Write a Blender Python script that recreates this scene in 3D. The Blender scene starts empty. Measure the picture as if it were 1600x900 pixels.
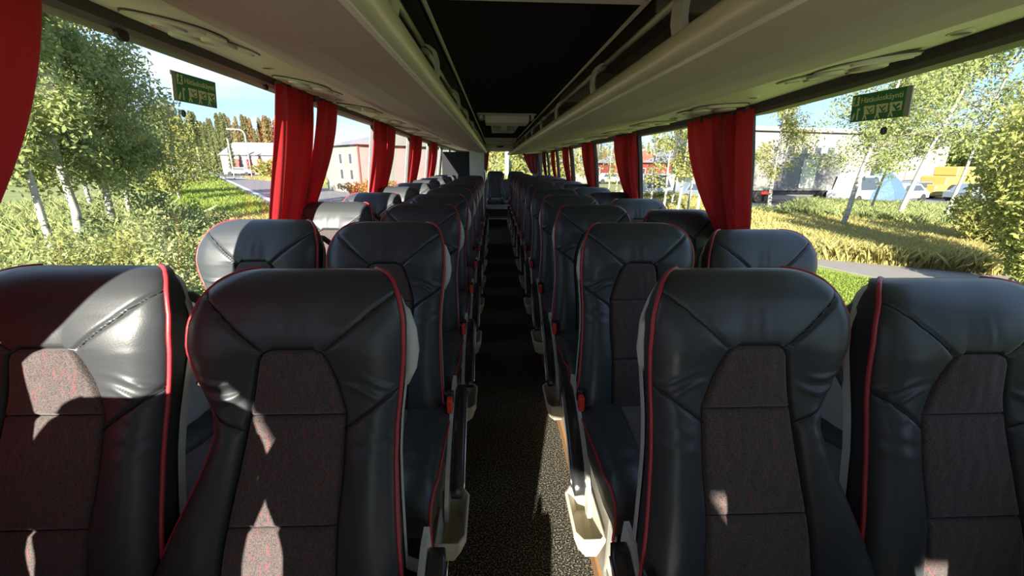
import bpy, math, random
import numpy as np
from mathutils import Vector, Matrix

# ------------------------------------------------------------------ camera, sky, sun
SC = bpy.context.scene
COL = SC.collection
F_PX, PITCH, YAW, ROLL, CX = 636.3, .2986, .0435, .0094, -.0848
fw = Vector((math.sin(YAW)*math.cos(PITCH), math.cos(YAW)*math.cos(PITCH), -math.sin(PITCH)))
rt = Vector((math.cos(YAW), -math.sin(YAW), 0)); up = rt.cross(fw)
r2 = rt*math.cos(ROLL)+up*math.sin(ROLL); u2 = -rt*math.sin(ROLL)+up*math.cos(ROLL)
cd = bpy.data.cameras.new('camera'); cam = bpy.data.objects.new('camera', cd); COL.objects.link(cam)
cd.sensor_width = 36; cd.lens = F_PX/1600*36; cd.clip_start = .02; cd.clip_end = 2000
cam.matrix_world = Matrix(((r2.x, u2.x, -fw.x, CX), (r2.y, u2.y, -fw.y, 0), (r2.z, u2.z, -fw.z, 0), (0, 0, 0, 1)))
SC.camera = cam
SC.view_settings.view_transform = 'Standard'; SC.view_settings.look = 'None'
SC.view_settings.exposure = 1.0; SC.view_settings.gamma = 1; SC.view_settings.use_curve_mapping = False
SUN_K, SUN_S, SUN_E, SKY_E = 4.0, 1.46, 12.0, .97
sd = bpy.data.lights.new('sun', 'SUN'); sun = bpy.data.objects.new('sun', sd); COL.objects.link(sun)
sd.energy = SUN_E; sd.angle = .009; sd.color = (1, .92, .80)
sun.rotation_euler = Vector((-1, -SUN_K, SUN_S)).to_track_quat('Z', 'Y').to_euler()
sun.location = (-20, -10, 22)
W = bpy.data.worlds.new('sky'); SC.world = W; W.use_nodes = True
nt = W.node_tree; nt.nodes.clear()
def N(nt, t, **k):
    n = nt.nodes.new(t)
    for a, b in k.items():
        if a in n.inputs.keys(): n.inputs[a].default_value = b
        else: setattr(n, a, b)
    return n
def L(nt, a, b): nt.links.new(a, b)
def ramp(nt, fac, stops):
    r = nt.nodes.new('ShaderNodeValToRGB'); e = r.color_ramp.elements
    while len(e) > 1: e.remove(e[-1])
    e[0].position = stops[0][0]; e[0].color = (*stops[0][1], 1)
    for p, c in stops[1:]:
        x = e.new(p); x.color = (*c, 1)
    if fac is not None: L(nt, fac, r.inputs[0])
    return r
tc = N(nt, 'ShaderNodeTexCoord'); sp = N(nt, 'ShaderNodeSeparateXYZ'); L(nt, tc.outputs['Generated'], sp.inputs[0])
base = ramp(nt, sp.outputs['Z'], [(0, (.50, .66, .86)), (.10, (.38, .58, .88)), (.35, (.26, .48, .86)), (1, (.16, .34, .75))])
mp = N(nt, 'ShaderNodeMapping'); mp.inputs['Scale'].default_value = (1.6, 1.6, 9); L(nt, tc.outputs['Generated'], mp.inputs[0])
ns = N(nt, 'ShaderNodeTexNoise', Scale=1.6, Detail=6.0, Roughness=.62); L(nt, mp.outputs[0], ns.inputs['Vector'])
cl = ramp(nt, ns.outputs['Fac'], [(.42, (0, 0, 0)), (.66, (.85, .85, .85))])
mx = N(nt, 'ShaderNodeMix', data_type='RGBA'); L(nt, cl.outputs[0], mx.inputs[0]); L(nt, base.outputs[0], mx.inputs[6]); mx.inputs[7].default_value = (.68, .73, .80, 1)
bg = N(nt, 'ShaderNodeBackground', Strength=SKY_E); L(nt, mx.outputs[2], bg.inputs[0])
wo = N(nt, 'ShaderNodeOutputWorld'); L(nt, bg.outputs[0], wo.inputs[0])
try:
    SC.cycles.max_bounces = 8; SC.cycles.diffuse_bounces = 5; SC.cycles.glossy_bounces = 3
    SC.cycles.transparent_max_bounces = 24; SC.cycles.transmission_bounces = 4
    SC.cycles.sample_clamp_indirect = 6; SC.cycles.use_denoising = True
except Exception: pass

# ------------------------------------------------------------------ helpers
RND = random.Random(5)
FLOOR, DECK, GROUND = -1.40, -1.34, -2.7

def ray(px, py):
    return fw + r2*((px-800)/F_PX) + u2*((450-py)/F_PX)
def gnd(px, py, z=GROUND):
    d = ray(px, py); return Vector((CX, 0, 0)) + d*(z/d.z)
def far(px, py, dist):
    d = ray(px, py); return Vector((CX, 0, 0)) + d*(dist/math.hypot(d.x, d.y))

def tag(o, label=None, cat=None, group=None, kind=None):
    if label: o['label'] = label
    if cat: o['category'] = cat
    if group: o['group'] = group
    if kind: o['kind'] = kind
    return o
def thing(name, label, cat, loc=(0, 0, 0), rz=0, group=None):
    o = bpy.data.objects.new(name, None); COL.objects.link(o); o.empty_display_size = .1
    o.location = loc; o.rotation_euler = (0, 0, rz)
    return tag(o, label, cat, group)
def mesh(name, V, Fc, smooth=False):
    m = bpy.data.meshes.new(name); m.from_pydata([tuple(map(float, v)) for v in V], [], [tuple(map(int, f)) for f in Fc])
    if smooth: m.polygons.foreach_set('use_smooth', [True]*len(m.polygons))
    m.update(); return m
def obj(name, me, mat, parent=None, loc=None):
    o = bpy.data.objects.new(name, me); COL.objects.link(o)
    if mat and not me.materials: me.materials.append(mat)
    if parent: o.parent = parent
    if loc: o.location = loc
    return o
def struct(name, me, mat, parent=None):
    o = obj(name, me, mat, parent); 
    if parent is None: o['kind'] = 'structure'
    return o
class MB:
    """collects shapes into one mesh"""
    def __init__(s): s.V = []; s.F = []
    def add(s, V, F):
        b = len(s.V); s.V += [tuple(v) for v in V]; s.F += [tuple(b+i for i in f) for f in F]; return s
    def box(s, x0, x1, y0, y1, z0, z1, bev=0, M=None):
        if bev <= 0:
            V = [(x, y, z) for z in (z0, z1) for y in (y0, y1) for x in (x0, x1)]
            F = [(0, 2, 3, 1), (4, 5, 7, 6), (0, 1, 5, 4), (2, 6, 7, 3), (0, 4, 6, 2), (1, 3, 7, 5)]
        else:
            b = bev; V = []; F = []
            idx = {}
            for ax in range(3):
                for sg in (0, 1):
                    lo = [x0, y0, z0]; hi = [x1, y1, z1]
                    for i in (0, 1):
                        for j in (0, 1):
                            p = [0, 0, 0]; p[ax] = (lo, hi)[sg][ax]
                            a1, a2 = [a for a in range(3) if a != ax]
                            p[a1] = (lo[a1]+b, hi[a1]-b)[i]; p[a2] = (lo[a2]+b, hi[a2]-b)[j]
                            c = [0, 0, 0]; c[ax] = sg; c[a1] = i; c[a2] = j
                            idx[(ax, tuple(c))] = len(V); V.append(tuple(p))
            for ax in range(3):
                a1, a2 = [a for a in range(3) if a != ax]
                for sg in (0, 1):
                    q = []
                    for i, j in ((0, 0), (1, 0), (1, 1), (0, 1)):
                        c = [0, 0, 0]; c[ax] = sg; c[a1] = i; c[a2] = j; q.append(idx[(ax, tuple(c))])
                    flip = (sg == 0) ^ (ax == 1)
                    F.append(tuple(q[::-1]) if flip else tuple(q))
            for ax in range(3):
                a1, a2 = [a for a in range(3) if a != ax]
                for i in (0, 1):
                    for j in (0, 1):
                        def K(which, e):
                            c = [0, 0, 0]; c[ax] = e; c[a1] = i; c[a2] = j; return idx[(which, tuple(c))]
                        F.append((K(a1, 0), K(a1, 1), K(a2, 1), K(a2, 0)))
            for c in [(i, j, k) for i in (0, 1) for j in (0, 1) for k in (0, 1)]:
                F.append((idx[(0, c)], idx[(1, c)], idx[(2, c)]))
        if M is not None: V = [tuple(M @ Vector(v)) for v in V]
        return s.add(V, F)
    def tube(s, P, r, n=10, cap=True, flat=None):
        P = [Vector(p) for p in P]; rr = r if isinstance(r, (list, tuple)) else [r]*len(P)
        V = []; F = []; prev = None
        for i, p in enumerate(P):
            d = (P[min(i+1, len(P)-1)]-P[max(i-1, 0)]).normalized()
            if prev is None:
                a = Vector((0, 0, 1)) if abs(d.z) < .9 else Vector((1, 0, 0))
                prev = d.cross(a).normalized()
            x = (prev-d*prev.dot(d)).normalized(); prev = x; y = d.cross(x)
            for k in range(n):
                t = 2*math.pi*k/n; V.append(tuple(p+(x*math.cos(t)+y*math.sin(t)*(flat or 1))*rr[i]))
        for i in range(len(P)-1):
            for k in range(n):
                a = i*n+k; b = i*n+(k+1) % n; F.append((a, b, b+n, a+n))
        if cap: F.append(tuple(range(n))[::-1]); F.append(tuple(range((len(P)-1)*n, len(P)*n)))
        return s.add(V, F)
    def disc(s, c, r, n=20, h=.004, M=None):
        V = [(c[0]+r*math.cos(2*math.pi*k/n), c[1]+r*math.sin(2*math.pi*k/n), c[2]+z) for z in (0, h) for k in range(n)]
        F = [tuple(range(n))[::-1], tuple(range(n, 2*n))]+[(k, (k+1) % n, n+(k+1) % n, n+k) for k in range(n)]
        if M is not None: V = [tuple(M @ Vector(v)) for v in V]
        return s.add(V, F)
    def ring(s, c, r0, r1, h, n=24, M=None):
        prof = [(r1, 0), (r1*.97+r0*.03, -h*.7), ((r0+r1)/2, -h), (r0, -h*.4), (r0, h*.5)]
        V = []; F = []
        for r, z in prof:
            V += [(c[0]+r*math.cos(2*math.pi*k/n), c[1]+r*math.sin(2*math.pi*k/n), c[2]+z) for k in range(n)]
        for i in range(len(prof)-1):
            for k in range(n):
                a = i*n+k; b = i*n+(k+1) % n; F.append((a, a+n, b+n, b))
        if M is not None: V = [tuple(M @ Vector(v)) for v in V]
        return s.add(V, F)
    def me(s, name, smooth=False): return mesh(name, s.V, s.F, smooth)
def sweep(fn, Ys, closed=False, mb=None, flip=False):
    mb = mb or MB(); V = []; n = None
    for y in Ys:
        P = fn(y); n = len(P); V += [(p[0], y, p[1]) for p in P]
    F = []
    for i in range(len(Ys)-1):
        for k in range(n if closed else n-1):
            a = i*n+k; b = i*n+(k+1) % n
            F.append((a, b, b+n, a+n) if not flip else (a, a+n, b+n, b))
    if closed:
        F.append(tuple(range(n))); F.append(tuple(range((len(Ys)-1)*n, len(Ys)*n))[::-1])
    return mb.add(V, F)
def fcurve(tab): 
    xs = [a for a, b in tab]; zs = [b for a, b in tab]
    return lambda y: float(np.interp(y, xs, zs))

# ------------------------------------------------------------------ materials
def mat(name, col, rough=.6, metal=0, bump=None, var=None, spec=.5, coat=0, trans=None, emit=None, sheen=0):
    """bump=(scale, strength) noise bump; var=(scale, colour2, lo, hi) noise colour blend"""
    m = bpy.data.materials.new(name); m.use_nodes = True; nt = m.node_tree; b = nt.nodes['Principled BSDF']
    b.inputs['Base Color'].default_value = (*col, 1); b.inputs['Roughness'].default_value = rough
    b.inputs['Metallic'].default_value = metal; b.inputs['Specular IOR Level'].default_value = spec
    b.inputs['Coat Weight'].default_value = coat; b.inputs['Sheen Weight'].default_value = sheen
    tcn = N(nt, 'ShaderNodeTexCoord')
    if bump:
        n = N(nt, 'ShaderNodeTexNoise', Scale=bump[0], Detail=3.0); L(nt, tcn.outputs['Object'], n.inputs['Vector'])
        bn = N(nt, 'ShaderNodeBump', Strength=bump[1], Distance=.002 if len(bump) < 3 else bump[2]); L(nt, n.outputs['Fac'], bn.inputs['Height']); L(nt, bn.outputs[0], b.inputs['Normal'])
    if var:
        n = N(nt, 'ShaderNodeTexNoise', Scale=var[0], Detail=5.0, Roughness=.6); L(nt, tcn.outputs['Object'], n.inputs['Vector'])
        r = ramp(nt, n.outputs['Fac'], [(var[2], col), (var[3], var[1])]); L(nt, r.outputs[0], b.inputs['Base Color'])
    if trans:
        t = N(nt, 'ShaderNodeBsdfTranslucent'); t.inputs[0].default_value = (*trans[1], 1)
        ms = N(nt, 'ShaderNodeMixShader'); ms.inputs[0].default_value = trans[0]
        L(nt, b.outputs[0], ms.inputs[1]); L(nt, t.outputs[0], ms.inputs[2]); L(nt, ms.outputs[0], nt.nodes['Material Output'].inputs[0])
    if emit:
        b.inputs['Emission Color'].default_value = (*emit[0], 1); b.inputs['Emission Strength'].default_value = emit[1]
    return m
M = {}
def leather_mat():
    m = mat('black_leather', (.038, .043, .048), .5, bump=(260, .18, .0012), spec=.46)
    nt = m.node_tree; b = nt.nodes['Principled BSDF']; tcn = N(nt, 'ShaderNodeTexCoord')
    n = N(nt, 'ShaderNodeTexNoise', Scale=9.0, Detail=3.0); L(nt, tcn.outputs['Object'], n.inputs['Vector'])
    mr = N(nt, 'ShaderNodeMapRange'); mr.inputs['To Min'].default_value = .34; mr.inputs['To Max'].default_value = .50
    L(nt, n.outputs['Fac'], mr.inputs['Value']); L(nt, mr.outputs[0], b.inputs['Roughness'])
    return m
M['leather'] = leather_mat()
M['leather_side'] = mat('soft_black_cover', (.03, .028, .03), .6, bump=(200, .2))
def fabric_mat():
    m = mat('plum_fabric', (.055, .038, .045), .92, spec=.2, sheen=.25)
    nt = m.node_tree; b = nt.nodes['Principled BSDF']; tcn = N(nt, 'ShaderNodeTexCoord')
    sx = N(nt, 'ShaderNodeSeparateXYZ'); L(nt, tcn.outputs['Object'], sx.inputs[0])
    def mth(op, a, b_=None, c=None):
        n = N(nt, 'ShaderNodeMath', operation=op)
        for i, v in enumerate((a, b_, c)):
            if v is None: continue
            if isinstance(v, (int, float)): n.inputs[i].default_value = v
            else: L(nt, v, n.inputs[i])
        return n.outputs[0]
    lines = None
    for fx, ph, amp, fz in ((26, 0, .32, 58), (26, 0, -.32, 58), (26, .5, .22, 31)):
        # thin curved vertical threads: |frac(x*f + amp*sin(z*fz) + ph) - .5|
        w = mth('SINE', mth('MULTIPLY', sx.outputs['Z'], fz))
        u = mth('ADD', mth('MULTIPLY', sx.outputs['X'], fx), mth('ADD', mth('MULTIPLY', w, amp), ph))
        d = mth('ABSOLUTE', mth('SUBTRACT', mth('FRACT', mth('ADD', u, 50)), .5))
        l = mth('LESS_THAN', d, .024)
        lines = l if lines is None else mth('MAXIMUM', lines, l)
    n = N(nt, 'ShaderNodeTexNoise', Scale=28.0, Detail=2.0); L(nt, tcn.outputs['Object'], n.inputs['Vector'])
    brk = mth('GREATER_THAN', n.outputs['Fac'], .50)
    lines = mth('MULTIPLY', lines, brk)
    wv = N(nt, 'ShaderNodeTexNoise', Scale=420.0, Detail=1.0); L(nt, tcn.outputs['Object'], wv.inputs['Vector'])
    r = ramp(nt, wv.outputs['Fac'], [(.35, (.046, .034, .037)), (.65, (.098, .082, .078))])
    mxx = N(nt, 'ShaderNodeMix', data_type='RGBA'); L(nt, lines, mxx.inputs[0]); L(nt, r.outputs[0], mxx.inputs[6]); mxx.inputs[7].default_value = (.16, .05, .055, 1)
    L(nt, mxx.outputs[2], b.inputs['Base Color'])
    h = mth('SUBTRACT', wv.outputs['Fac'], mth('MULTIPLY', lines, .8))
    bn = N(nt, 'ShaderNodeBump', Strength=.5, Distance=.0015); L(nt, h, bn.inputs['Height']); L(nt, bn.outputs[0], b.inputs['Normal'])
    return m
M['fabric'] = fabric_mat()
M['seam'] = mat('dark_seam_crease', (.008, .008, .009), .7)  # near-black tubes in the grooves put the dark of the seam creases into colour
M['piping'] = mat('red_piping', (.42, .035, .045), .42, bump=(300, .2))
M['shell'] = mat('light_grey_plastic', (.52, .52, .47), .5, bump=(300, .05))
M['shell_dark'] = mat('charcoal_plastic', (.07, .07, .07), .5, bump=(300, .1))
M['cream'] = mat('cream_plastic', (.62, .57, .45), .5, bump=(200, .05))
M['chrome'] = mat('chrome', (.75, .75, .73), .18, 1)
M['gloss_black'] = mat('glossy_black_grip', (.02, .02, .022), .22, bump=(500, .25), coat=.3)
M['red_plastic'] = mat('red_button', (.75, .05, .03), .4)
M['steel'] = mat('brushed_steel', (.55, .54, .5), .35, .8, bump=(150, .1))
def carpet_mat():
    m = mat('aisle_carpet', (.05, .05, .05), .98, spec=.1)
    nt = m.node_tree; b = nt.nodes['Principled BSDF']; tcn = N(nt, 'ShaderNodeTexCoord')
    n = N(nt, 'ShaderNodeTexVoronoi', Scale=260.0); L(nt, tcn.outputs['Object'], n.inputs['Vector'])
    n2 = N(nt, 'ShaderNodeTexNoise', Scale=170.0, Detail=2.0); L(nt, tcn.outputs['Object'], n2.inputs['Vector'])
    r = ramp(nt, n2.outputs['Fac'], [(.42, (.012, .011, .012)), (.54, (.06, .053, .043)), (.66, (.30, .26, .19))]); L(nt, r.outputs[0], b.inputs['Base Color'])
    bn = N(nt, 'ShaderNodeBump', Strength=.9, Distance=.004); L(nt, n2.outputs['Fac'], bn.inputs['Height']); L(nt, bn.outputs[0], b.inputs['Normal'])
    return m
M['carpet'] = carpet_mat()
M['deck'] = mat('brown_vinyl', (.13, .09, .06), .7, var=(40, (.09, .06, .045), .3, .7))
M['ceiling'] = mat('black_roof_felt', (.012, .011, .013), .95, bump=(300, .3), spec=.2)
M['rack'] = mat('grey_brown_felt', (.60, .49, .47), .85, bump=(200, .25), var=(3, (.55, .455, .43), .3, .7), spec=.2)
M['service'] = mat('beige_service_panel', (.76, .68, .60), .5, bump=(150, .08))
M['vent'] = mat('beige_vent_plastic', (.64, .59, .50), .42, bump=(150, .04))
M['lip'] = mat('pale_metal_rail', (.80, .76, .58), .36, .2, bump=(80, .05))
M['lipline'] = mat('white_strip', (.8, .78, .7), .4)
M['rackback'] = mat('olive_grey_liner', (.62, .58, .47), .8, bump=(100, .2))
M['bracket'] = mat('grey_bracket', (.58, .58, .52), .45)
M['gasket'] = mat('black_rubber', (.018, .017, .016), .5)
M['brown_trim'] = mat('dark_brown_trim', (.075, .062, .055), .5, bump=(120, .1))
M['wall'] = mat('light_grey_wall', (.50, .50, .48), .7, bump=(120, .15))
M['pillar'] = mat('cream_pillar', (.68, .66, .58), .6, bump=(120, .08))
M['white_panel'] = mat('pale_green_grey_panel', (.50, .52, .44), .6)
M['dark_panel'] = mat('unlit_dark_panel', (.01, .01, .013), .9)  # near-black colour stands in for the unlit part of the cabin
M['curtain'] = mat('red_curtain_cloth', (.42, .020, .026), .85, bump=(350, .35, .001), trans=(.18, (.66, .035, .03)), spec=.15, sheen=.1)
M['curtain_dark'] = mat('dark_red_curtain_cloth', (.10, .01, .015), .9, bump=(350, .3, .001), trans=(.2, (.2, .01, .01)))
M['sign_green'] = mat('sign_green', (.03, .24, .08), .35)
M['sign_ink'] = mat('sign_cream_ink', (.85, .88, .55), .5)
M['sign_edge'] = mat('sign_grey_edge', (.40, .42, .36), .5)
M['blackink'] = mat('black_ink', (.02, .02, .03), .5)
def glass_mat():
    m = bpy.data.materials.new('window_glass'); m.use_nodes = True; nt = m.node_tree; nt.nodes.clear()
    t = N(nt, 'ShaderNodeBsdfTransparent'); t.inputs[0].default_value = (.95, .97, .95, 1)
    g = N(nt, 'ShaderNodeBsdfGlossy'); g.inputs['Roughness'].default_value = .02; g.inputs[0].default_value = (.9, .9, .9, 1)
    f = N(nt, 'ShaderNodeLayerWeight'); f.inputs[0].default_value = .5
    pw = N(nt, 'ShaderNodeMath', operation='POWER'); L(nt, f.outputs['Facing'], pw.inputs[0]); pw.inputs[1].default_value = 4
    ad = N(nt, 'ShaderNodeMath', operation='MULTIPLY_ADD'); L(nt, pw.outputs[0], ad.inputs[0]); ad.inputs[1].default_value = .35; ad.inputs[2].default_value = .03
    ms = N(nt, 'ShaderNodeMixShader'); L(nt, ad.outputs[0], ms.inputs[0]); L(nt, t.outputs[0], ms.inputs[1]); L(nt, g.outputs[0], ms.inputs[2])
    o = N(nt, 'ShaderNodeOutputMaterial'); L(nt, ms.outputs[0], o.inputs[0]); return m
M['glass'] = glass_mat()
def leaf_mat(name, c1, c2, tr=.45):
    m = mat(name, c1, .6, spec=.3); nt = m.node_tree; b = nt.nodes['Principled BSDF']
    g = N(nt, 'ShaderNodeNewGeometry'); r = ramp(nt, g.outputs['Random Per Island'], [(0, c1), (1, c2)])
    L(nt, r.outputs[0], b.inputs['Base Color'])
    t = N(nt, 'ShaderNodeBsdfTranslucent'); L(nt, r.outputs[0], t.inputs[0])
    ms = N(nt, 'ShaderNodeMixShader'); ms.inputs[0].default_value = tr
    L(nt, b.outputs[0], ms.inputs[1]); L(nt, t.outputs[0], ms.inputs[2]); L(nt, ms.outputs[0], nt.nodes['Material Output'].inputs[0])
    return m
M['leaf_birch'] = leaf_mat('birch_leaves', (.17, .22, .07), (.33, .36, .13))
M['leaf_yellow'] = leaf_mat('yellowing_leaves', (.20, .23, .06), (.36, .34, .11))
M['leaf_willow'] = leaf_mat('willow_leaves', (.18, .22, .07), (.42, .42, .18))
M['leaf_dark'] = leaf_mat('dark_green_leaves', (.11, .15, .06), (.22, .26, .10))
M['leaf_orange'] = leaf_mat('orange_leaves', (.35, .16, .05), (.30, .25, .06))
M['spruce'] = leaf_mat('spruce_needles', (.10, .13, .05), (.25, .25, .10), .2)
M['spruce_warm'] = leaf_mat('spruce_needles_painted_sun', (.24, .18, .08), (.34, .27, .11), .2)  # lit copy of the spruce needles, warm sunlight put into the colour
M['grass_gold'] = leaf_mat('golden_grass', (.40, .31, .12), (.32, .33, .11), .4)
M['grass_green'] = leaf_mat('green_grass', (.14, .22, .03), (.26, .30, .06), .4)
M['weed'] = leaf_mat('weed_leaves', (.16, .21, .07), (.34, .35, .14), .4)
M['bark_birch'] = mat('birch_bark', (.36, .34, .29), .8, var=(6, (.10, .09, .08), .55, .68), bump=(30, .3))
M['bark'] = mat('grey_bark', (.18, .14, .10), .9)
M['ground'] = mat('rough_meadow', (.20, .20, .05), .95, var=(.35, (.12, .15, .035), .35, .65), bump=(8, .5, .05))
M['mown'] = mat('mown_grass', (.20, .27, .035), .95, var=(3, (.15, .22, .03), .35, .65), bump=(40, .6, .03))
M['asphalt'] = mat('grey_asphalt', (.15, .14, .14), .85, var=(2, (.12, .115, .12), .3, .7), bump=(60, .3, .01))
M['path'] = mat('pale_path', (.20, .18, .16), .9, var=(3, (.17, .155, .14), .3, .7), bump=(60, .3, .01))
M['white_paint'] = mat('white_paint', (.50, .50, .47), .7)
M['bwhite'] = mat('white_cladding', (.21, .205, .19), .7, var=(.6, (.19, .185, .17), .3, .7))
M['bpale'] = mat('pale_pink_cladding', (.20, .175, .16), .7)
M['bgrey'] = mat('grey_roof', (.20, .20, .21), .6)
M['bred'] = mat('red_wood', (.28, .05, .04), .7)
M['trailer'] = mat('grey_trailer', (.15, .15, .145), .6)
M['window_dark'] = mat('dark_glazing', (.04, .05, .06), .2)
M['car_white'] = mat('white_car_paint', (.45, .46, .47), .25, coat=.5)
M['car_blue'] = mat('blue_car_paint', (.05, .13, .35), .25, coat=.5)
M['car_grey'] = mat('grey_car_paint', (.12, .15, .18), .25, coat=.5)
M['tyre'] = mat('tyre', (.02, .02, .02), .8)
M['yellow'] = mat('yellow_machine_paint', (.36, .24, .06), .5)
M['tarp'] = mat('blue_tarpaulin', (.06, .11, .20), .6, bump=(6, .6, .1))

# ------------------------------------------------------------------ shell of the coach
Y0, Y1 = -2.6, 12.3
Ys = [Y0, -1, 0, .5, 1, 1.5, 2, 2.5, 3, 4, 5, 6, 7, 8, 9, 10, 11, Y1]
ZR = {-1: fcurve([(0, .333), (1, .327), (2.4, .312), (6, .30), (12, .295)]), 1: fcurve([(0, .272), (1, .257), (2.4, .247), (12, .24)])}
ZW = {-1: fcurve([(0, .375), (1.15, .347), (1.9, .334), (2.6, .317), (3.5, .311), (5.5, .289), (9.9, .283)]),
      1: fcurve([(0, .33), (1.03, .285), (1.34, .263), (2.04, .228), (3.6, .228), (12, .22)])}
STEP1, STEP2 = 9.3, 9.8
AW = .27
def strip(mb, x0, x1, y0, y1, z, nx=1, ny=1): return mb.box(x0, x1, y0, y1, z-.03, z)
mb = MB(); mb.box(-AW, AW, Y0, STEP1, FLOOR-.05, FLOOR)
struct('floor', mb.me('floor'), M['carpet'])
mb = MB()
for s in (-1, 1): mb.box(min(s*AW, s*1.3), max(s*AW, s*1.3), Y0, 10.0, FLOOR-.05, DECK)
mb.box(-AW, AW, STEP1, STEP2, FLOOR-.05, -1.22); mb.box(-1.3, 1.3, STEP2, Y1, FLOOR-.05, -1.04)
struct('floor_platform', mb.me('floor_platform'), M['deck'])
mb = MB()
mb.box(-AW, AW, STEP1-.012, STEP1+.02, -1.235, -1.216); mb.box(-AW, AW, STEP2-.012, STEP2+.02, -1.055, -1.036)
struct('trim_step', mb.me('trim_step'), M['lipline'])
M['orange_trim'] = mat('orange_aisle_strip', (.30, .16, .07), .5)
for s, nm in ((-1, 'left'), (1, 'right')):
    mb = MB(); mb.box(s*AW-.006, s*AW+.006, Y0, STEP1, FLOOR, DECK+.004)
    struct('baseboard_'+nm, mb.me('kick'), M['orange_trim'])
    mb = MB(); a, b = sorted((s*(AW+.006), s*(AW+.03))); mb.box(a, b, Y0, STEP1, DECK-.002, DECK+.008)
    struct('trim_aisle_'+nm, mb.me('edge'), M['steel'])

# ceiling and roof
mb = MB(); sweep(lambda y: [(-.245, .322), (.245, .322), (.31, .47), (.31, .50), (-.31, .50), (-.31, .47)], [Y0, Y1], True, mb)
struct('ceiling', mb.me('ceiling'), M['ceiling'])
mb = MB(); mb.box(-1.25, 1.25, Y0, Y1, .62, .66); struct('roof', mb.me('roof'), M['shell_dark'])  # unseen outer roof sheet, added to block light leaking in from above
for s, nm in ((-1, 'left'), (1, 'right')):
    mb = MB(); mb.tube([(s*.2306, Y0, .320), (s*.2306, 7.4, .320)], .0055, 8); struct('trim_ceiling_'+nm, mb.me('trim'), M['lip'])

# walls under the windows
GP = {}
def wall_profile(s):
    return lambda y: [(s*1.165, ZW[s](y)), (s*1.195, .05), (s*1.235, -.28), (s*1.275, -.58)]
for s, nm in ((-1, 'left'), (1, 'right')):
    mb = MB()
    sweep(lambda y: [(s*1.30, -.575), (s*1.19, -.60), (s*1.175, -.63), (s*1.175, DECK), (s*1.32, DECK), (s*1.32, -.575)], [Y0, Y1], True, mb)
    mb.box(*sorted((s*1.16, s*1.29)), Y0, Y1, .56, .62)
    struct('wall_'+nm, mb.me('wall'), M['wall'])
    # dark trim above the windows
    def pr(y, s=s):
        z = ZW[s](y); return [(s*1.115, z+.045), (s*1.125, z+.012), (s*1.145, z), (s*1.20, z), (s*1.20, z+.30), (s*1.13, z+.30)]
    mb = sweep(pr, Ys, True); struct('trim_window_'+nm, mb.me('trim_window'), M['brown_trim'])
    def sp_(y, s=s):
        z = ZW[s](y); return [(s*.79, ZR[s](y)), (s*1.118, z+.040), (s*1.118, z+.06), (s*.79, ZR[s](y)+.02)]
    mb = sweep(sp_, Ys, True); struct('trim_service_panel_'+nm, mb.me('service_panel'), M['service'])

# windows between pillars
CURT = {-1: [.88, 2.6, 4.2, 5.8, 7.4, 9.0, 10.6], 1: [.70, 2.35, 3.97, 5.6, 7.2, 8.8, 10.35]}
wn = 0
for s, nm in ((-1, 'left'), (1, 'right')):
    pil = [(-1.3, -1.05)] + [((c-.27, c-.06) if s < 0 else (c-.25, c-.05)) for c in CURT[s]]
    pr = wall_profile(s)
    for i, (a, b) in enumerate(pil):
        mb = sweep(lambda y: [(x-s*.004, z) for x, z in pr(y)]+[(x+s*.03, z) for x, z in pr(y)[::-1]], [a+.012, b-.012], True)
        struct('trim_pillar_%s_%d' % (nm, i+1), mb.me('pillar'), M['pillar'])
    edges = [(Y0, pil[0][0])]+[(pil[i][1], pil[i+1][0]) for i in range(len(pil)-1)]+[(pil[-1][1], Y1-.05)]
    for a, b in edges:
        wn += 1
        mb = MB()
        for y0, y1 in ((a-.022, a+.012), (b-.012, b+.022)):
            sweep(lambda y: [(x-s*.010, z) for x, z in pr(y)]+[(x+s*.02, z) for x, z in pr(y)[::-1]], [y0, y1], True, mb)
        sweep(lambda y: [(s*1.250, -.545), (s*1.258, -.585), (s*1.30, -.585), (s*1.29, -.545)], [a, b], True, mb)
        fr = struct('window_%d' % wn, mb.me('window_frame'), M['gasket'])
        ys = list(np.linspace(a+.01, b-.01, 5))
        mb = sweep(lambda y: [(x+s*.004, z) for x, z in pr(y)], ys)
        obj('pane', mb.me('pane', True), M['glass'], fr)

# rear wall with its window, front wall with the windscreen
mb = MB()
mb.box(-1.3, -.62, Y1, Y1+.06, FLOOR, .62); mb.box(1.02, 1.3, Y1, Y1+.06, FLOOR, .62)
mb.box(-.62, 1.02, Y1, Y1+.06, FLOOR, -.48); mb.box(-.62, 1.02, Y1, Y1+.06, .31, .62)
struct('wall_rear', mb.me('wall_rear'), M['shell_dark'])
mb = MB(); mb.box(-.63, 1.03, Y1+.0, Y1+.05, -.49, -.47); mb.box(-.63, 1.03, Y1+.0, Y1+.05, .30, .32)
f = struct('window_rear', mb.me('rear_frame'), M['gasket'])
mb = MB(); mb.box(-.62, 1.02, Y1+.02, Y1+.026, -.47, .30); obj('pane', mb.me('pane'), M['glass'], f)
mb = MB(); mb.box(-1.3, 1.3, Y0-.06, Y0, FLOOR, -1.1); mb.box(-1.3, 1.3, Y0-.06, Y0, .55, .62)
mb.box(-1.3, -1.2, Y0-.06, Y0, -.95, .45); mb.box(1.2, 1.3, Y0-.06, Y0, -.95, .45)
struct('wall_front', mb.me('wall_front'), M['shell_dark'])
mb = MB(); mb.box(-1.2, 1.2, Y0-.03, Y0-.024, -1.1, .55); f = struct('window_front', mb.me('windscreen'), M['glass'])

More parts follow.
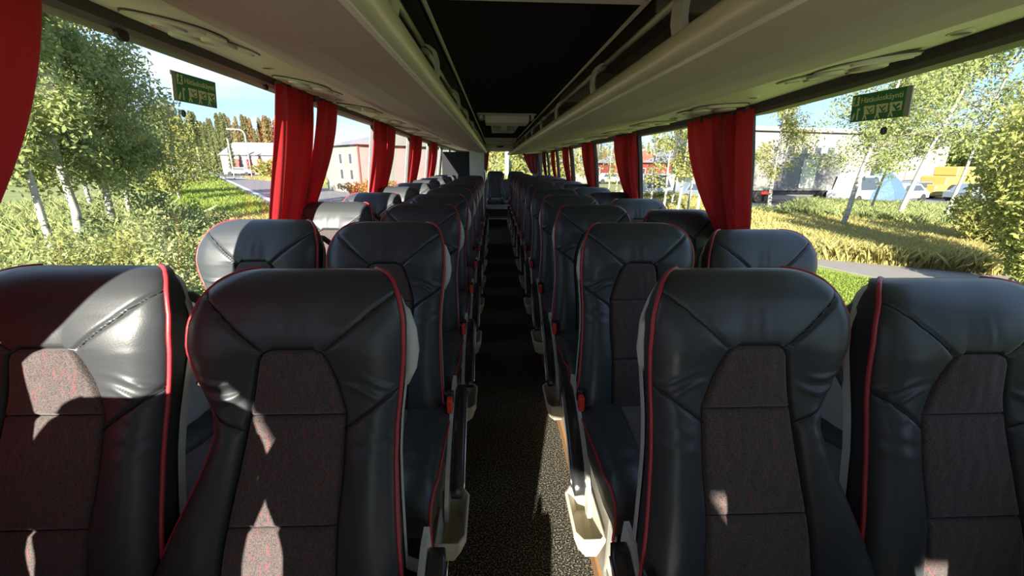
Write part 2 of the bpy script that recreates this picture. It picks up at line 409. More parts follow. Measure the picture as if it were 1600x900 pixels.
# bulkhead over the aisle near the back, and the cabin on the left
YB = 7.4
o = thing('aisle_bulkhead', 'dark grey bulkhead across the far end of the black ceiling', 'bulkhead', (0, YB, 0))
mb = MB(); mb.box(-.235, .235, 0, .05, .185, .318, .004); obj('panel', mb.me('panel'), M['rackback'], o)
mb = MB(); mb.box(-.04, .07, -.012, 0, .245, .275, .003); p = obj('sign_plate', mb.me('plate'), mat('dark_brown_plate', (.05, .025, .015), .5), o); p['label'] = 'small dark brown sign plate'
YC = 8.75
o = thing('rear_cabin', 'tall cabin with a pale front panel at the far end of the left seats', 'cabin', (0, YC, DECK))
mb = MB(); mb.box(-.60, -.30, 0, .04, 0, .32-DECK, .004); obj('front_panel', mb.me('cab'), M['white_panel'], o)
mb = MB(); mb.box(-1.16, -.60, 0, .04, 0, .20-DECK, .004); p = obj('side_panel', mb.me('cab2'), M['dark_panel'], o); p['label'] = 'unlit part of the cabin front, its shade put into a near-black colour'
mb = MB(); mb.box(-.33, -.30, .04, 1.3, 0, .32-DECK, .004); obj('aisle_wall', mb.me('cab3'), M['dark_panel'], o)
mb = MB(); mb.tube([(-.285, -.02, -.15-DECK), (-.27, -.03, -.2-DECK), (-.27, -.03, -.35-DECK), (-.285, -.02, -.4-DECK)], .008, 8); obj('grab_handle', mb.me('h'), M['chrome'], o)

# ------------------------------------------------------------------ luggage racks
for s, nm in ((-1, 'left'), (1, 'right')):
    ye = 8.7 if s < 0 else 10.6
    ys = [y for y in Ys if y < ye]+[ye]
    o = thing('luggage_rack', 'long grey overhead luggage rack above the %s hand seats' % nm, 'luggage rack', (0, 0, 0))
    def und(y, s=s):
        z = ZR[s](y); P = [(.262, .176), (.40, .176+(z-.176)*.10), (.55, .176+(z-.176)*.36), (.68, .176+(z-.176)*.72), (.80, z)]
        Q = [(x, zz+.022) for x, zz in P]
        return [(s*x, zz) for x, zz in P]+[(s*x, zz) for x, zz in Q[::-1]]
    me_ = sweep(und, ys, True).me('rack_underside'); obj('underside', me_, M['rack'], o)
    mb = sweep(lambda y: [(s*.252, .1745), (s*.262, .1745), (s*.262, .182), (s*.252, .182)], ys, True)
    obj('edge_strip', mb.me('edge_strip'), M['lipline'], o)
    def tb(y, s=s): return [(s*(.252+.021*math.cos(t)), .203+.026*math.sin(t)) for t in np.linspace(0, 2*math.pi, 17)[:-1]]
    obj('front_rail', sweep(tb, ys, True).me('front_rail', True), M['lip'], o)
    mb = sweep(lambda y: [(s*.80, ZR[s](y)+.01), (s*.82, .46), (s*.60, .52), (s*.31, .50), (s*.31, .51), (s*.60, .53), (s*.83, .47), (s*.81, ZR[s](y)+.01)], ys, True)
    obj('back_liner', mb.me('liner'), M['rackback'], o)
    for y in np.arange(-1.9, ye, 1.5):
        mb = MB(); mb.box(*sorted((s*.30, s*.80)), y, y+.012, .345, .50); obj('divider', mb.me('divider'), M['rackback'], o)
    py = {1: [-.6, .84, 1.53, 2.4, 3.15, 3.9, 4.65, 5.4, 6.15, 6.9, 7.65, 8.4, 9.15], -1: [-.7, .79, 1.34, 2.08, 2.75, 3.5, 4.25, 5.0, 5.75, 6.5, 7.25, 8.0]}[s]
    for k, y in enumerate(py):
        w = .05 if k < 2 else .032
        path = [(.255, .215), (.246, .25), (.246, .28), (.252, .305), (.268, .318), (.29, .325)]
        V = []; F = []
        for (x, z) in path:
            V += [(s*x, y-w/2, z), (s*x, y+w/2, z), (s*(x+.012), y+w/2, z-.002), (s*(x+.012), y-w/2, z-.002)]
        for i in range(len(path)-1):
            for q in range(4):
                a = i*4+q; b = i*4+(q+1) % 4; F.append((a, b, b+4, a+4))
        F += [(0, 3, 2, 1), (len(V)-4, len(V)-3, len(V)-2, len(V)-1)]
        obj('post', mesh('post', V, F), M['bracket'], o)
        y2 = py[k+1] if k+1 < len(py) else ye
        mb = MB(); mb.tube([(s*.288, y+.02, .318), (s*.288, y2-.03, .318)], .0085, 8); mb.tube([(s*.288, y+.015, .318), (s*.288, y+.05, .318)], .012, 8)
        obj('upper_rail', mb.me('upper_rail', True), M['lip'], o)

# ------------------------------------------------------------------ ceiling fittings
o = thing('roof_hatch', 'grey roof panel at the top edge of the view, nearest of the ceiling fittings', 'ceiling panel', (0, .6, 0))
V = []; 
mb = MB(); mb.box(-.205, .215, -.45, .33, .300, .323, .008); obj('cover', mb.me('cover'), M['service'], o)
o = thing('roof_hatch', 'grey hatch with a drooping front flap halfway along the black ceiling', 'roof hatch', (0, 3.0, 0))
mb = MB(); mb.box(-.205, .20, 0, .40, .312, .323, .003); obj('frame', mb.me('frame'), M['bracket'], o)
mb = MB(); mb.box(-.15, .155, .02, .27, .262, .312, .006); obj('cover', mb.me('cover'), M['service'], o)
for x in (-.178, .178):
    mb = MB(); mb.box(x-.010, x+.010, .02, .16, .285, .313, .003); obj('hinge', mb.me('hinge'), M['bracket'], o)
o = thing('ceiling_air_grille', 'pale two-column air grille behind the middle roof hatch', 'air grille', (0, 3.75, 0))
mb = MB(); x0, x1, yA, yB, z = -.115, .125, 0, 1.0, .306
mb.box(x0, x0+.02, yA, yB, z, .323); mb.box(x1-.02, x1, yA, yB, z, .323); mb.box(-.025, .03, yA, yB, z, .323)
mb.box(x0, x1, yA, .05, z, .323); mb.box(x0, x1, .95, yB, z, .323); obj('frame', mb.me('frame'), M['service'], o)
for xa, xb in ((-.095, -.025), (.03, .105)):
    for k in range(3):
        mb = MB(); mb.box(xa, xb, .27+k*.23, .30+k*.23, z+.003, .323); obj('slat', mb.me('slat'), M['rackback'], o)
o = thing('roof_hatch', 'narrow pale framed hatch at the far end of the ceiling by the bulkhead', 'roof hatch', (0, 5.9, 0))
mb = MB(); mb.box(-.225, .225, 0, .10, .29, .323, .004); mb.box(-.225, -.19, .1, 1.0, .29, .323); mb.box(.19, .225, .1, 1.0, .29, .323); mb.box(-.225, .225, .9, 1.0, .29, .323)
obj('frame', mb.me('frame'), M['service'], o)
mb = MB(); mb.box(-.19, .19, .1, .9, .305, .323, .004); obj('cover', mb.me('cover'), M['bracket'], o)

# ------------------------------------------------------------------ service units with vents and lights
ORD = ['nearest', 'second', 'third', 'fourth', 'fifth', 'sixth', 'seventh', 'eighth', 'ninth', 'tenth', 'eleventh', 'twelfth', 'thirteenth']
def poly_disc(mb, pts, z0, z1):
    n = len(pts); V = [(x, y, z0) for x, y in pts]+[(x, y, z1) for x, y in pts]
    F = [tuple(range(n))[::-1], tuple(range(n, 2*n))]+[(k, (k+1) % n, n+(k+1) % n, n+k) for k in range(n)]
    return mb.add(V, F)
def lobe(cx, cy, rx, ry, n=20, p=.8):
    return [(cx+rx*math.copysign(abs(math.cos(t))**p, math.cos(t)), cy+ry*math.copysign(abs(math.sin(t))**p, math.sin(t))) for t in np.linspace(0, 2*math.pi, n+1)[:-1]]
def build_service_unit(label, grp):
    t = thing('air_vent_unit', label, 'air vent', group=grp)
    mb = MB(); poly_disc(mb, lobe(0, -.06, .119, .099, 28), -.0015, .004); poly_disc(mb, lobe(0, .11, .119, .104, 28), -.0010, .004)
    obj('painted_gap_shade', mb.me('gap'), M['brown_trim'], t)  # slightly larger dark plate, its rim stands in for shade round the housing
    mb = MB(); poly_disc(mb, lobe(0, -.06, .115, .095, 28), -.006, .004); poly_disc(mb, lobe(0, .11, .115, .10, 28), -.005, .004)
    obj('housing', mb.me('housing'), M['vent'], t)
    for x, y in ((-.055, .06), (.055, .035)):
        mb = MB(); mb.ring((x, y, -.006), .030, .046, .010); h = obj('nozzle', mb.me('nozzle', True), M['vent'], t)
        mb = MB(); mb.disc((x, y, -.0075), .031, 16, .002)
        obj('nozzle_core', mb.me('core'), M['gasket'], h)
        mb = MB()
        for k in range(5): mb.box(x-.028, x+.028, y-.022+k*.010, y-.018+k*.010, -.013, -.006)
        obj('nozzle_fin', mb.me('fin'), M['vent'], h)
    mb = MB(); mb.ring((-.01, -.075, -.006), .026, .042, .008); h = obj('reading_light', mb.me('light', True), M['vent'], t)
    mb = MB(); mb.disc((-.01, -.075, -.010), .026, 16, .004); obj('lens', mb.me('lens'), M['chrome'], h)
    mb = MB(); poly_disc(mb, lobe(.07, -.085, .022, .012, 12), -.010, -.005); obj('call_button', mb.me('button'), M['shell'], t)
    mb = MB(); poly_disc(mb, lobe(-.075, -.03, .008, .014, 12), -.010, -.005); b_ = obj('indicator', mb.me('indicator'), M['red_plastic'], t); b_['label'] = 'small red indicator'
    mb = MB(); poly_disc(mb, lobe(0, .165, .085, .020, 20), -.010, -.004); obj('grip_ridge', mb.me('ridge'), M['vent'], t)
    return t
def all_children(o): return [c for c in o.children]
def copy_tree(o, parent=None):
    c = o.copy(); COL.objects.link(c); c.parent = parent
    for ch in CH[o.name]: copy_tree(ch, c)
    return c
CH = {}
def index_children():
    CH.clear()
    for o in bpy.data.objects: CH[o.name] = []
    for o in bpy.data.objects:
        if o.parent: CH[o.parent.name].append(o)
proto = build_service_unit('x', 'air vent units above the windows')
index_children(); first = True
for s, nm in ((-1, 'left'), (1, 'right')):
    ys = [(1.39 if s < 0 else 1.36)+.77*k for k in range(9 if s < 0 else 11)]
    for k, y in enumerate(ys):
        o = proto if first else copy_tree(proto); first = False
        z0, z1 = ZR[s](y), ZW[s](y)+.04
        ang = math.atan2(z1-z0, .328)
        o.location = (s*.965, y, (z0+(z1-z0)*.53)-.001)
        o.rotation_euler = (0, -ang*s, math.pi if s > 0 else 0)
        if s > 0: o.rotation_euler = (Matrix.Rotation(-ang, 4, 'Y') @ Matrix.Rotation(math.pi, 4, 'Z')).to_euler()
        else: o.rotation_euler = (0, ang, 0)
        o['label'] = 'beige air vent and reading light unit, %s one above the %s windows' % (ORD[k], nm)
        yb = y-.35
        z0, z1 = ZR[s](yb), ZW[s](yb)+.04
        q = thing('ceiling_speaker', 'small round dark speaker port just before the %s vent unit on the %s' % (ORD[k], nm), 'speaker', (s*.97, yb, z0+(z1-z0)*.55-.002), group='small speaker ports beside the vents')
        mb = MB(); mb.ring((0, 0, 0), .016, .024, .006, 16); obj('bezel', mb.me('bezel', True), M['vent'], q)
        mb = MB(); mb.disc((0, 0, -.004), .017, 12, .003); obj('mesh_cover', mb.me('cover'), M['gasket'], q)

# ------------------------------------------------------------------ seats
H = -.215-DECK      # height of the headrest top over the platform
REC = math.radians(15)
DN = Vector((0, -math.sin(REC), -math.cos(REC))); NF = Vector((0, -math.cos(REC), math.sin(REC)))
TL = .76
T_INS, T_S1, T_S2 = .168, .312, .55
def sm(xs, ys):
    xs = np.array(xs); ys = np.array(ys)
    g = np.linspace(xs[0], xs[-1], 400); v = np.interp(g, xs, ys)
    k = np.hanning(23); k /= k.sum(); vp = np.pad(v, 11, mode='edge'); vs = np.convolve(vp, k, 'valid')
    w = np.clip((g-xs[0])/.05, 0, 1); v2 = vs*w+v*(1-w)
    return lambda t: float(np.interp(t, g, v2))
UL = sm([0, .004, .012, .03, .06, .11, .18, .26, .34, .42, .52, .62, .76], [-.135, -.155, -.172, -.190, -.205, -.220, -.224, -.219, -.214, -.214, -.221, -.230, -.243])
UR = sm([0, .004, .012, .03, .06, .11, .17, .22, .27, .32, .37, .44, .52, .60, .68, .76], [.120, .142, .162, .184, .203, .222, .226, .214, .192, .172, .172, .196, .228, .262, .298, .318])
IL = sm([0, .15, T_INS, T_INS+.006, T_INS+.02, .24, T_S1, .44, T_S2, .76], [-.050, -.050, -.050, -.062, -.070, -.090, -.112, -.110, -.104, -.104])
IR = sm([0, .15, T_INS, T_INS+.006, T_INS+.02, .24, T_S1, .44, T_S2, .76], [.040, .040, .040, .052, .060, .073, .088, .108, .127, .150])
def il(t): return float(np.interp(t, [0, T_INS, T_INS+.003, T_INS+.010, T_INS+.024, .24, T_S1, .44, T_S2, .76], [-.046, -.046, -.056, -.066, -.074, -.092, -.112, -.110, -.104, -.104]))
def ir(t): return float(np.interp(t, [0, T_INS, T_INS+.003, T_INS+.010, T_INS+.024, .24, T_S1, .44, T_S2, .76], [.036, .036, .046, .056, .064, .074, .088, .108, .127, .150]))
def seg_dist(pu, pt, a, b):
    a = np.array(a); b = np.array(b); d = b-a; l = (d**2).sum()
    k = np.clip(((pu-a[0])*d[0]+(pt-a[1])*d[1])/l, 0, 1)
    return np.hypot(pu-a[0]-k*d[0], pt-a[1]-k*d[1])
SEAMS = [((-.070, .172), (-.20, .055)), ((.058, .172), (.19, .055)),
         ((-.108, .345), (-.216, .262)), ((.096, .345), (.176, .30)),]
def back_grid():
    ts = np.concatenate([.10*np.linspace(0, 1, 34)**1.7, np.linspace(.1, T_INS, 18)[1:], np.linspace(T_INS, T_S1, 44)[1:], np.linspace(T_S1, T_S2, 46)[1:], np.linspace(T_S2, TL, 28)[1:]])
    iI = int(np.argmin(abs(ts-T_INS))); i1 = int(np.argmin(abs(ts-T_S1))); i2 = int(np.argmin(abs(ts-T_S2)))
    nb, nc = 34, 40
    e = lambda n: (1-np.cos(np.linspace(0, 1, n)*math.pi))/2*.5+np.linspace(0, 1, n)*.5
    U = []
    for t in ts:
        l, a, b, r = UL(t), il(t), ir(t), UR(t)
        c = e(nb)
        U.append(np.concatenate([l+(a-l)*c, (a+(b-a)*np.linspace(0, 1, nc))[1:], (b+(r-b)*c)[1:]]))
    U = np.array(U); T = np.repeat(ts[:, None], U.shape[1], 1)
    l = np.array([UL(t) for t in ts])[:, None]; r = np.array([UR(t) for t in ts])[:, None]
    a = np.array([il(t) for t in ts])[:, None]; b = np.array([ir(t) for t in ts])[:, None]
    ed = np.minimum(U-l, r-U); R = np.where(T < .25, .055, .045)
    D = -.034*(1-np.sqrt(np.clip(1-(1-np.clip(ed/R, 0, 1))**2, 0, 1)))
    D = D-.062*(1-np.sqrt(np.clip(1-(1-np.clip(T/.075, 0, 1))**2, 0, 1)))
    cx = (l+r)/2; xn = (U-cx)/((r-l)/2)
    D = D+.030*np.exp(-((T-.13)/.10)**2)*(1-.35*xn**2)+.012*np.exp(-((T-.60)/.13)**2)
    # bolsters beside the fabric
    side = np.where(U < a, (a-U)/np.maximum(a-l, 1e-3), np.where(U > b, (U-b)/np.maximum(r-b, 1e-3), 0))
    ramp_ = np.clip((T-.30)/.10, 0, 1)
    D = D+ramp_*.024*np.sin(np.clip(side, 0, 1)*math.pi)**.8
    D = D+np.clip((T-.10)/.08, 0, 1)*(1-ramp_)*.010*np.sin(np.clip(side, 0, 1)*math.pi)
    inner = (U >= a) & (U <= b) & (T >= T_INS)
    # fabric cushions swell between their seams
    for ta, tb in ((T_INS, T_S1), (T_S1, T_S2), (T_S2, TL+.1)):
        k = np.clip((T-ta)/(tb-ta), 0, 1); ins = inner & (T >= ta) & (T <= tb)
        D = D+np.where(ins, .008*np.sin(k*math.pi)**.6*np.sin(np.clip((U-a)/(b-a), 0, 1)*math.pi)**.5, 0)
    g = np.zeros_like(D)
    def groove(d, w=.0038, dep=.0115): return dep*np.exp(-(d/w)**2)
    mI = T >= T_INS-.012
    g = np.maximum(g, np.where(T >= T_INS-.001, groove(np.minimum(abs(U-a), abs(U-b))), 0))
    g = np.maximum(g, np.where((U > a) & (U < b), groove(abs(T-T_INS)), 0))
    for tt in (T_S1, T_S2): g = np.maximum(g, np.where((U > a-.002) & (U < b+.002), groove(abs(T-tt), .0042, .009), 0))
    for p, q in SEAMS: g = np.maximum(g, groove(seg_dist(U, T, p, q), .0036, .0095))
    D = D-g
    # creases in the leather by the neck and above the fabric
    lea = ~inner
    wr = np.exp(-((T-.275)/.045)**2)*np.clip(side*2.2, 0, 1)*np.clip((1-side)*6, 0, 1)
    wav = np.sin(T*185+U*np.where(U < 0, 34, -34)+2.2*np.sin(U*37)+1.5*np.sin(T*31))
    D = D+np.where(lea, .0062*wr*np.maximum(wav, -.5)*(.5+.5*np.sin(T*70+U*20)), 0)
    wr2 = np.exp(-((T-.125)/.03)**2)*np.clip(1-abs(xn)*1.5, 0, 1)
    D = D+.0005*wr2*np.sin(U*120+3*np.sin(U*33))+.0008*wr2*np.sin(U*61+1)
    wr3 = np.exp(-((T-.37)/.04)**2)*np.clip(side*2, 0, 1)
    D = D+np.where(lea, .0014*wr3*np.sin(T*150-U*30), 0)
    D = D+.0016*np.sin(T*23+U*11)*np.sin(U*29-T*9)*np.where(lea, 1, .4)
    # pulled vertical folds on the fabric
    D = D+np.where(inner, .0007*np.sin(U*170+1.5*np.sin(T*40))*np.sin(T*17+U*30), 0)
    P = np.stack([U, DN.y*T+NF.y*D, H+DN.z*T+NF.z*D], -1)
    return ts, U, P, nb-1, nb-1+nc-1, iI, i1, i2
GR = back_grid()
SHEAR = [0.0]
def shear(m):
    k = SHEAR[0]
    if k:
        for v in m.vertices:
            if v.co.z > zb+.15: v.co.x -= k*max(0, (H-v.co.z)/math.cos(REC))**.8
    return m
def sub_mesh(name, P, mask, sx):
    """faces of grid P where mask[i,j] true, own vertices; sx=-1 mirrors"""
    ny, nx = P.shape[:2]
    ii, jj = np.nonzero(mask)
    q = np.stack([ii*nx+jj, ii*nx+jj+1, (ii+1)*nx+jj+1, (ii+1)*nx+jj], 1)
    used, inv = np.unique(q, return_inverse=True); inv = inv.reshape(q.shape)
    V = P.reshape(-1, 3)[used].copy(); V[:, 0] *= sx
    if sx > 0: inv = inv[:, ::-1]
    m = bpy.data.meshes.new(name); m.from_pydata(V.tolist(), [], inv.tolist())
    m.polygons.foreach_set('use_smooth', [True]*len(m.polygons)); m.update(); return m
def cushion_grid():
    # local y: rear crease to front edge, z relative to platform
    zc = -.925-DECK; yb, yf = -.20, -.675
    vs = np.concatenate([np.linspace(0, .85, 34), .85+.15*np.linspace(0, 1, 16)[1:]])
    U = []; nb, nc = 24, 26
    for v in vs:
        wl = -.232+.012*(v > .8)*(v-.8)*4; wr = .232-.012*(v > .8)*(v-.8)*4
        ca = -.075-.045*v**1.2; cb = .075+.045*v**1.2
        U.append(np.concatenate([wl+(ca-wl)*np.linspace(0, 1, nb), (ca+(cb-ca)*np.linspace(0, 1, nc))[1:], (cb+(wr-cb)*np.linspace(0, 1, nb))[1:]]))
    U = np.array(U); V = np.repeat(vs[:, None], U.shape[1], 1)
    ed = np.minimum(U+.232, .232-U)
    D = -.030*(1-np.sqrt(np.clip(1-(1-np.clip(ed/.045, 0, 1))**2, 0, 1)))
    D = D+.022*np.clip((V-.1)/.5, 0, 1)
    D = D-.075*(1-np.sqrt(np.clip(1-np.clip((V-.78)/.22, 0, 1)**2, 0, 1)))
    ca = (-.075-.045*V**1.2); cb = -ca
    side = np.where(U < ca, (ca-U)/(ca+.232), np.where(U > cb, (U-cb)/(.232-cb), 0))
    D = D+.018*np.sin(np.clip(side, 0, 1)*math.pi)**.8
    inner = (U >= ca) & (U <= cb)
    D = D+np.where(inner, .006*np.abs(np.sin(V*math.pi*2.2)), 0)
    g = .006*np.exp(-(np.minimum(abs(U-ca), abs(U-cb))/.0045)**2)
    g = np.maximum(g, np.where(inner, .006*np.exp(-(abs(V-.45)/.010)**2), 0))
    D = D-g+.0012*np.sin(V*40+U*30)*np.clip(side*2, 0, 1)
    P = np.stack([U, yb+(yf-yb)*V, zc+D], -1)
    return P, nb-1, nb-1+nc-1
CG = cushion_grid()
def tube_mesh(name, pts, r, n=8, sx=1, flat=None):
    mb = MB(); mb.tube([(p[0]*sx, p[1], p[2]) for p in pts], r, n, flat=flat); return mb.me(name, True)
def bp(u, t, d): 
    v = Vector((u, 0, H))+DN*t+NF*d; return v
def outline(off=0.0, depth=-.04, tmax=TL, toff=None):
    """points from lower straight side up over the top to lower inner side"""
    tl = list(np.linspace(tmax, .03, 40))+list(.03*np.linspace(1, 0, 10)[1:]**1.3)
    A = [(UL(t)-off, t) for t in tl]; B = [(UR(t)+off, t) for t in tl[::-1]]
    mid = [(x, 0) for x in np.linspace(UL(0), UR(0), 8)[1:-1]]
    O = A+mid+B
    return [bp(u, max(t-off, -off) if t < .02 else t, depth) for u, t in O]
def seat_meshes(sx, k=0.0):
    R = seat_meshes0(sx); SHEAR[0] = k
    for n in ('leather_cover', 'side_band', 'back_shell'): shear(R[n])
    for n in ('fabric', 'piping', 'seam'): [shear(q) for q in R[n]]
    return R
def seat_meshes0(sx):
    """sx=1: straight (aisle facing) side at -x ; sx=-1 mirrored"""
    ts, U, P, jA, jB, iI, i1, i2 = GR
    ny, nx = U.shape; mk = np.ones((ny-1, nx-1), bool); R = {}
    panels = [(iI, i1), (i1, i2), (i2, ny-1)]
    fm = []
    for a, b in panels:
        f = np.zeros_like(mk); f[a:b, jA:jB] = True; mk &= ~f; fm.append(sub_mesh('fabric_panel', P, f, sx))
    R['leather_cover'] = sub_mesh('leather_cover', P, mk, sx); R['fabric'] = fm
    def surf(u, t, d=.0024):
        i = int(np.argmin(abs(ts-t))); j = int(np.argmin(abs(U[i]-u))); p = P[i, j]; return Vector((p[0], p[1], p[2]))+NF*d
    R['seam'] = []
    for a, b in SEAMS:
        pts = [surf(a[0]+(b[0]-a[0])*k, a[1]+(b[1]-a[1])*k) for k in np.linspace(0, 1, 30)]
        pts = [sum((pts[min(max(i+q, 0), 29)] for q in (-1, 0, 1)), Vector())/3 for i in range(30)]
        R['seam'].append(tube_mesh('seam', pts, .0017, 5, sx))
    tt = list(np.linspace(TL, T_INS, 60))
    loop = [surf(il(t), t) for t in tt]+[surf(u, T_INS) for u in np.linspace(il(T_INS), ir(T_INS), 8)[1:-1]]+[surf(ir(t), t) for t in tt[::-1]]
    R['seam'].append(tube_mesh('seam', loop, .0018, 5, sx))
    for t in (T_S1, T_S2): R['seam'].append(tube_mesh('seam', [surf(u, t) for u in np.linspace(il(t), ir(t), 16)], .0015, 5, sx))
    # side band and back shell
    o1 = outline(0, -.034); 
    # match the rounded top of the face
    def edge_ring(depth, off=0): return outline(off, depth)
    def loft(name, rings, cap=False):
        V = []; F = []; n = len(rings[0])
        for r in rings: V += [(p[0]*sx, p[1], p[2]) for p in r]
        for i in range(len(rings)-1):
            for k in range(n-1):
                a = i*n+k; F.append((a, a+1, a+n+1, a+n) if sx > 0 else (a, a+n, a+n+1, a+1))
        if cap:
            b = (len(rings)-1)*n
            h = n//2
            for k in range(h-1):
                F.append((b+k, b+k+1, b+n-2-k, b+n-1-k) if sx > 0 else (b+k, b+n-1-k, b+n-2-k, b+k+1))
        return mesh(name, V, F, True)
    f0 = []
    n = len(o1)
    top = edge_ring(-.09)
    for k, p in enumerate(o1): f0.append(p)
    drop = [bp(p[0], 0, 0) for p in o1]
    # face edge depth along the outline: sides -.034, top -.096
    def face_edge(off):
        tl = list(np.linspace(TL, .03, 40))+list(.03*np.linspace(1, 0, 10)[1:]**1.3)
        def dd(t): return -.034-.062*(1-math.sqrt(max(0, 1-(1-min(t/.075, 1))**2)))+.030*math.exp(-((t-.13)/.10)**2)*.65+.012*math.exp(-((t-.60)/.13)**2)
        A = [(UL(t)-off, t) for t in tl]; B = [(UR(t)+off, t) for t in tl[::-1]]
        mid = [(x, 0) for x in np.linspace(UL(0), UR(0), 8)[1:-1]]
        return [(u, t, dd(t)) for u, t in A+mid+B]
    E = face_edge(0)
    r0 = [bp(u, t, d) for u, t, d in E]
    r1 = [bp(u*1.0, t, min(d-.018, -.058)) for u, t, d in E]
    r2_ = [bp(u*.985, t+.004, min(d-.03, -.078)) for u, t, d in E]
    R['side_band'] = loft('side_band', [r0, r1, r2_])
    nk = lambda t: .93+.07*min(1, t/.12)
    s0 = [bp(u*nk(t)+(.002 if u > 0 else -.002), t, min(d-.026, -.070)) for u, t, d in E]
    s1 = [bp(u*nk(t)+(.003 if u > 0 else -.003), t+.006, min(d-.034, -.092)) for u, t, d in E]
    s2 = [bp(u*.93, t+.01, min(d-.04, -.112)) for u, t, d in E]
    R['back_shell'] = loft('back_shell', [s0, s1, s2], True)
    # piping down both sides
    A = [(u, t, d) for u, t, d in E[:49]]; B = [(u, t, d) for u, t, d in E[-49:]]
    R['piping'] = [tube_mesh('piping', [bp(u+(-.001 if u < 0 else .001), t, d+.004) for u, t, d in X_], .0052, 8, sx) for X_ in (A, B)]
    # cushion
    Pc, a, b = CG
    ny, nx = Pc.shape[:2]; mk = np.ones((ny-1, nx-1), bool); f = np.zeros_like(mk); f[:, a:b] = True
    R['seat_fabric'] = sub_mesh('seat_fabric', Pc, f, sx); R['seat_leather'] = sub_mesh('seat_leather', Pc, ~f, sx)
    top = [Vector(Pc[i, 0]) for i in range(ny)]+[Vector(Pc[-1, j]) for j in range(1, nx)]+[Vector(Pc[i, -1]) for i in range(ny-2, -1, -1)]
    def low(p, dz, inn): return Vector((p.x*(1-inn), p.y+inn*.4, min(p.z, Pc[0, 0, 2])-dz))
    rings = [top, [low(p, .035, .0) for p in top], [low(p, .085, .02) for p in top], [low(p, .10, .12) for p in top]]
    V = []; F = []; n = len(top)
    for r in rings: V += [(p.x*sx, p.y, p.z) for p in r]
    for i in range(3):
        for k in range(n-1):
            q = i*n+k; F.append((q, q+n, q+n+1, q+1) if sx > 0 else (q, q+1, q+n+1, q+n))
    R['seat_skirt'] = mesh('seat_skirt', V, F, True)
    R['seat_piping'] = [tube_mesh('seat_piping', [Vector(Pc[i, j])+Vector((0, 0, .002)) for i in range(2, ny, 2)]+[Vector(Pc[-1, j])+Vector((0, 0, -.03)), Vector(Pc[-1, j])+Vector((0, .004, -.09))], .0048, 8, sx) for j in (0, nx-1)]
    # base and leg
    mb = MB(); mb.box(-.20, .20, -.62, -.14, zb-.0, zb+.05, .006); R['seat_frame'] = mb.me('seat_frame')
    mb = MB(); mb.box(-.20, -.165, -.56, -.16, 0, zb, .004); mb.box(-.195, -.17, -.60, -.12, 0, .02, .003)
    if sx < 0: mb.V = [(-x, y, z) for x, y, z in mb.V]; mb.F = [f[::-1] for f in mb.F]
    R['leg'] = mb.me('leg')
    return R
zb = -.925-DECK-.155
def mirror(mb, sx):
    if sx < 0: mb.V = [(-x, y, z) for x, y, z in mb.V]; mb.F = [f[::-1] for f in mb.F]
    return mb
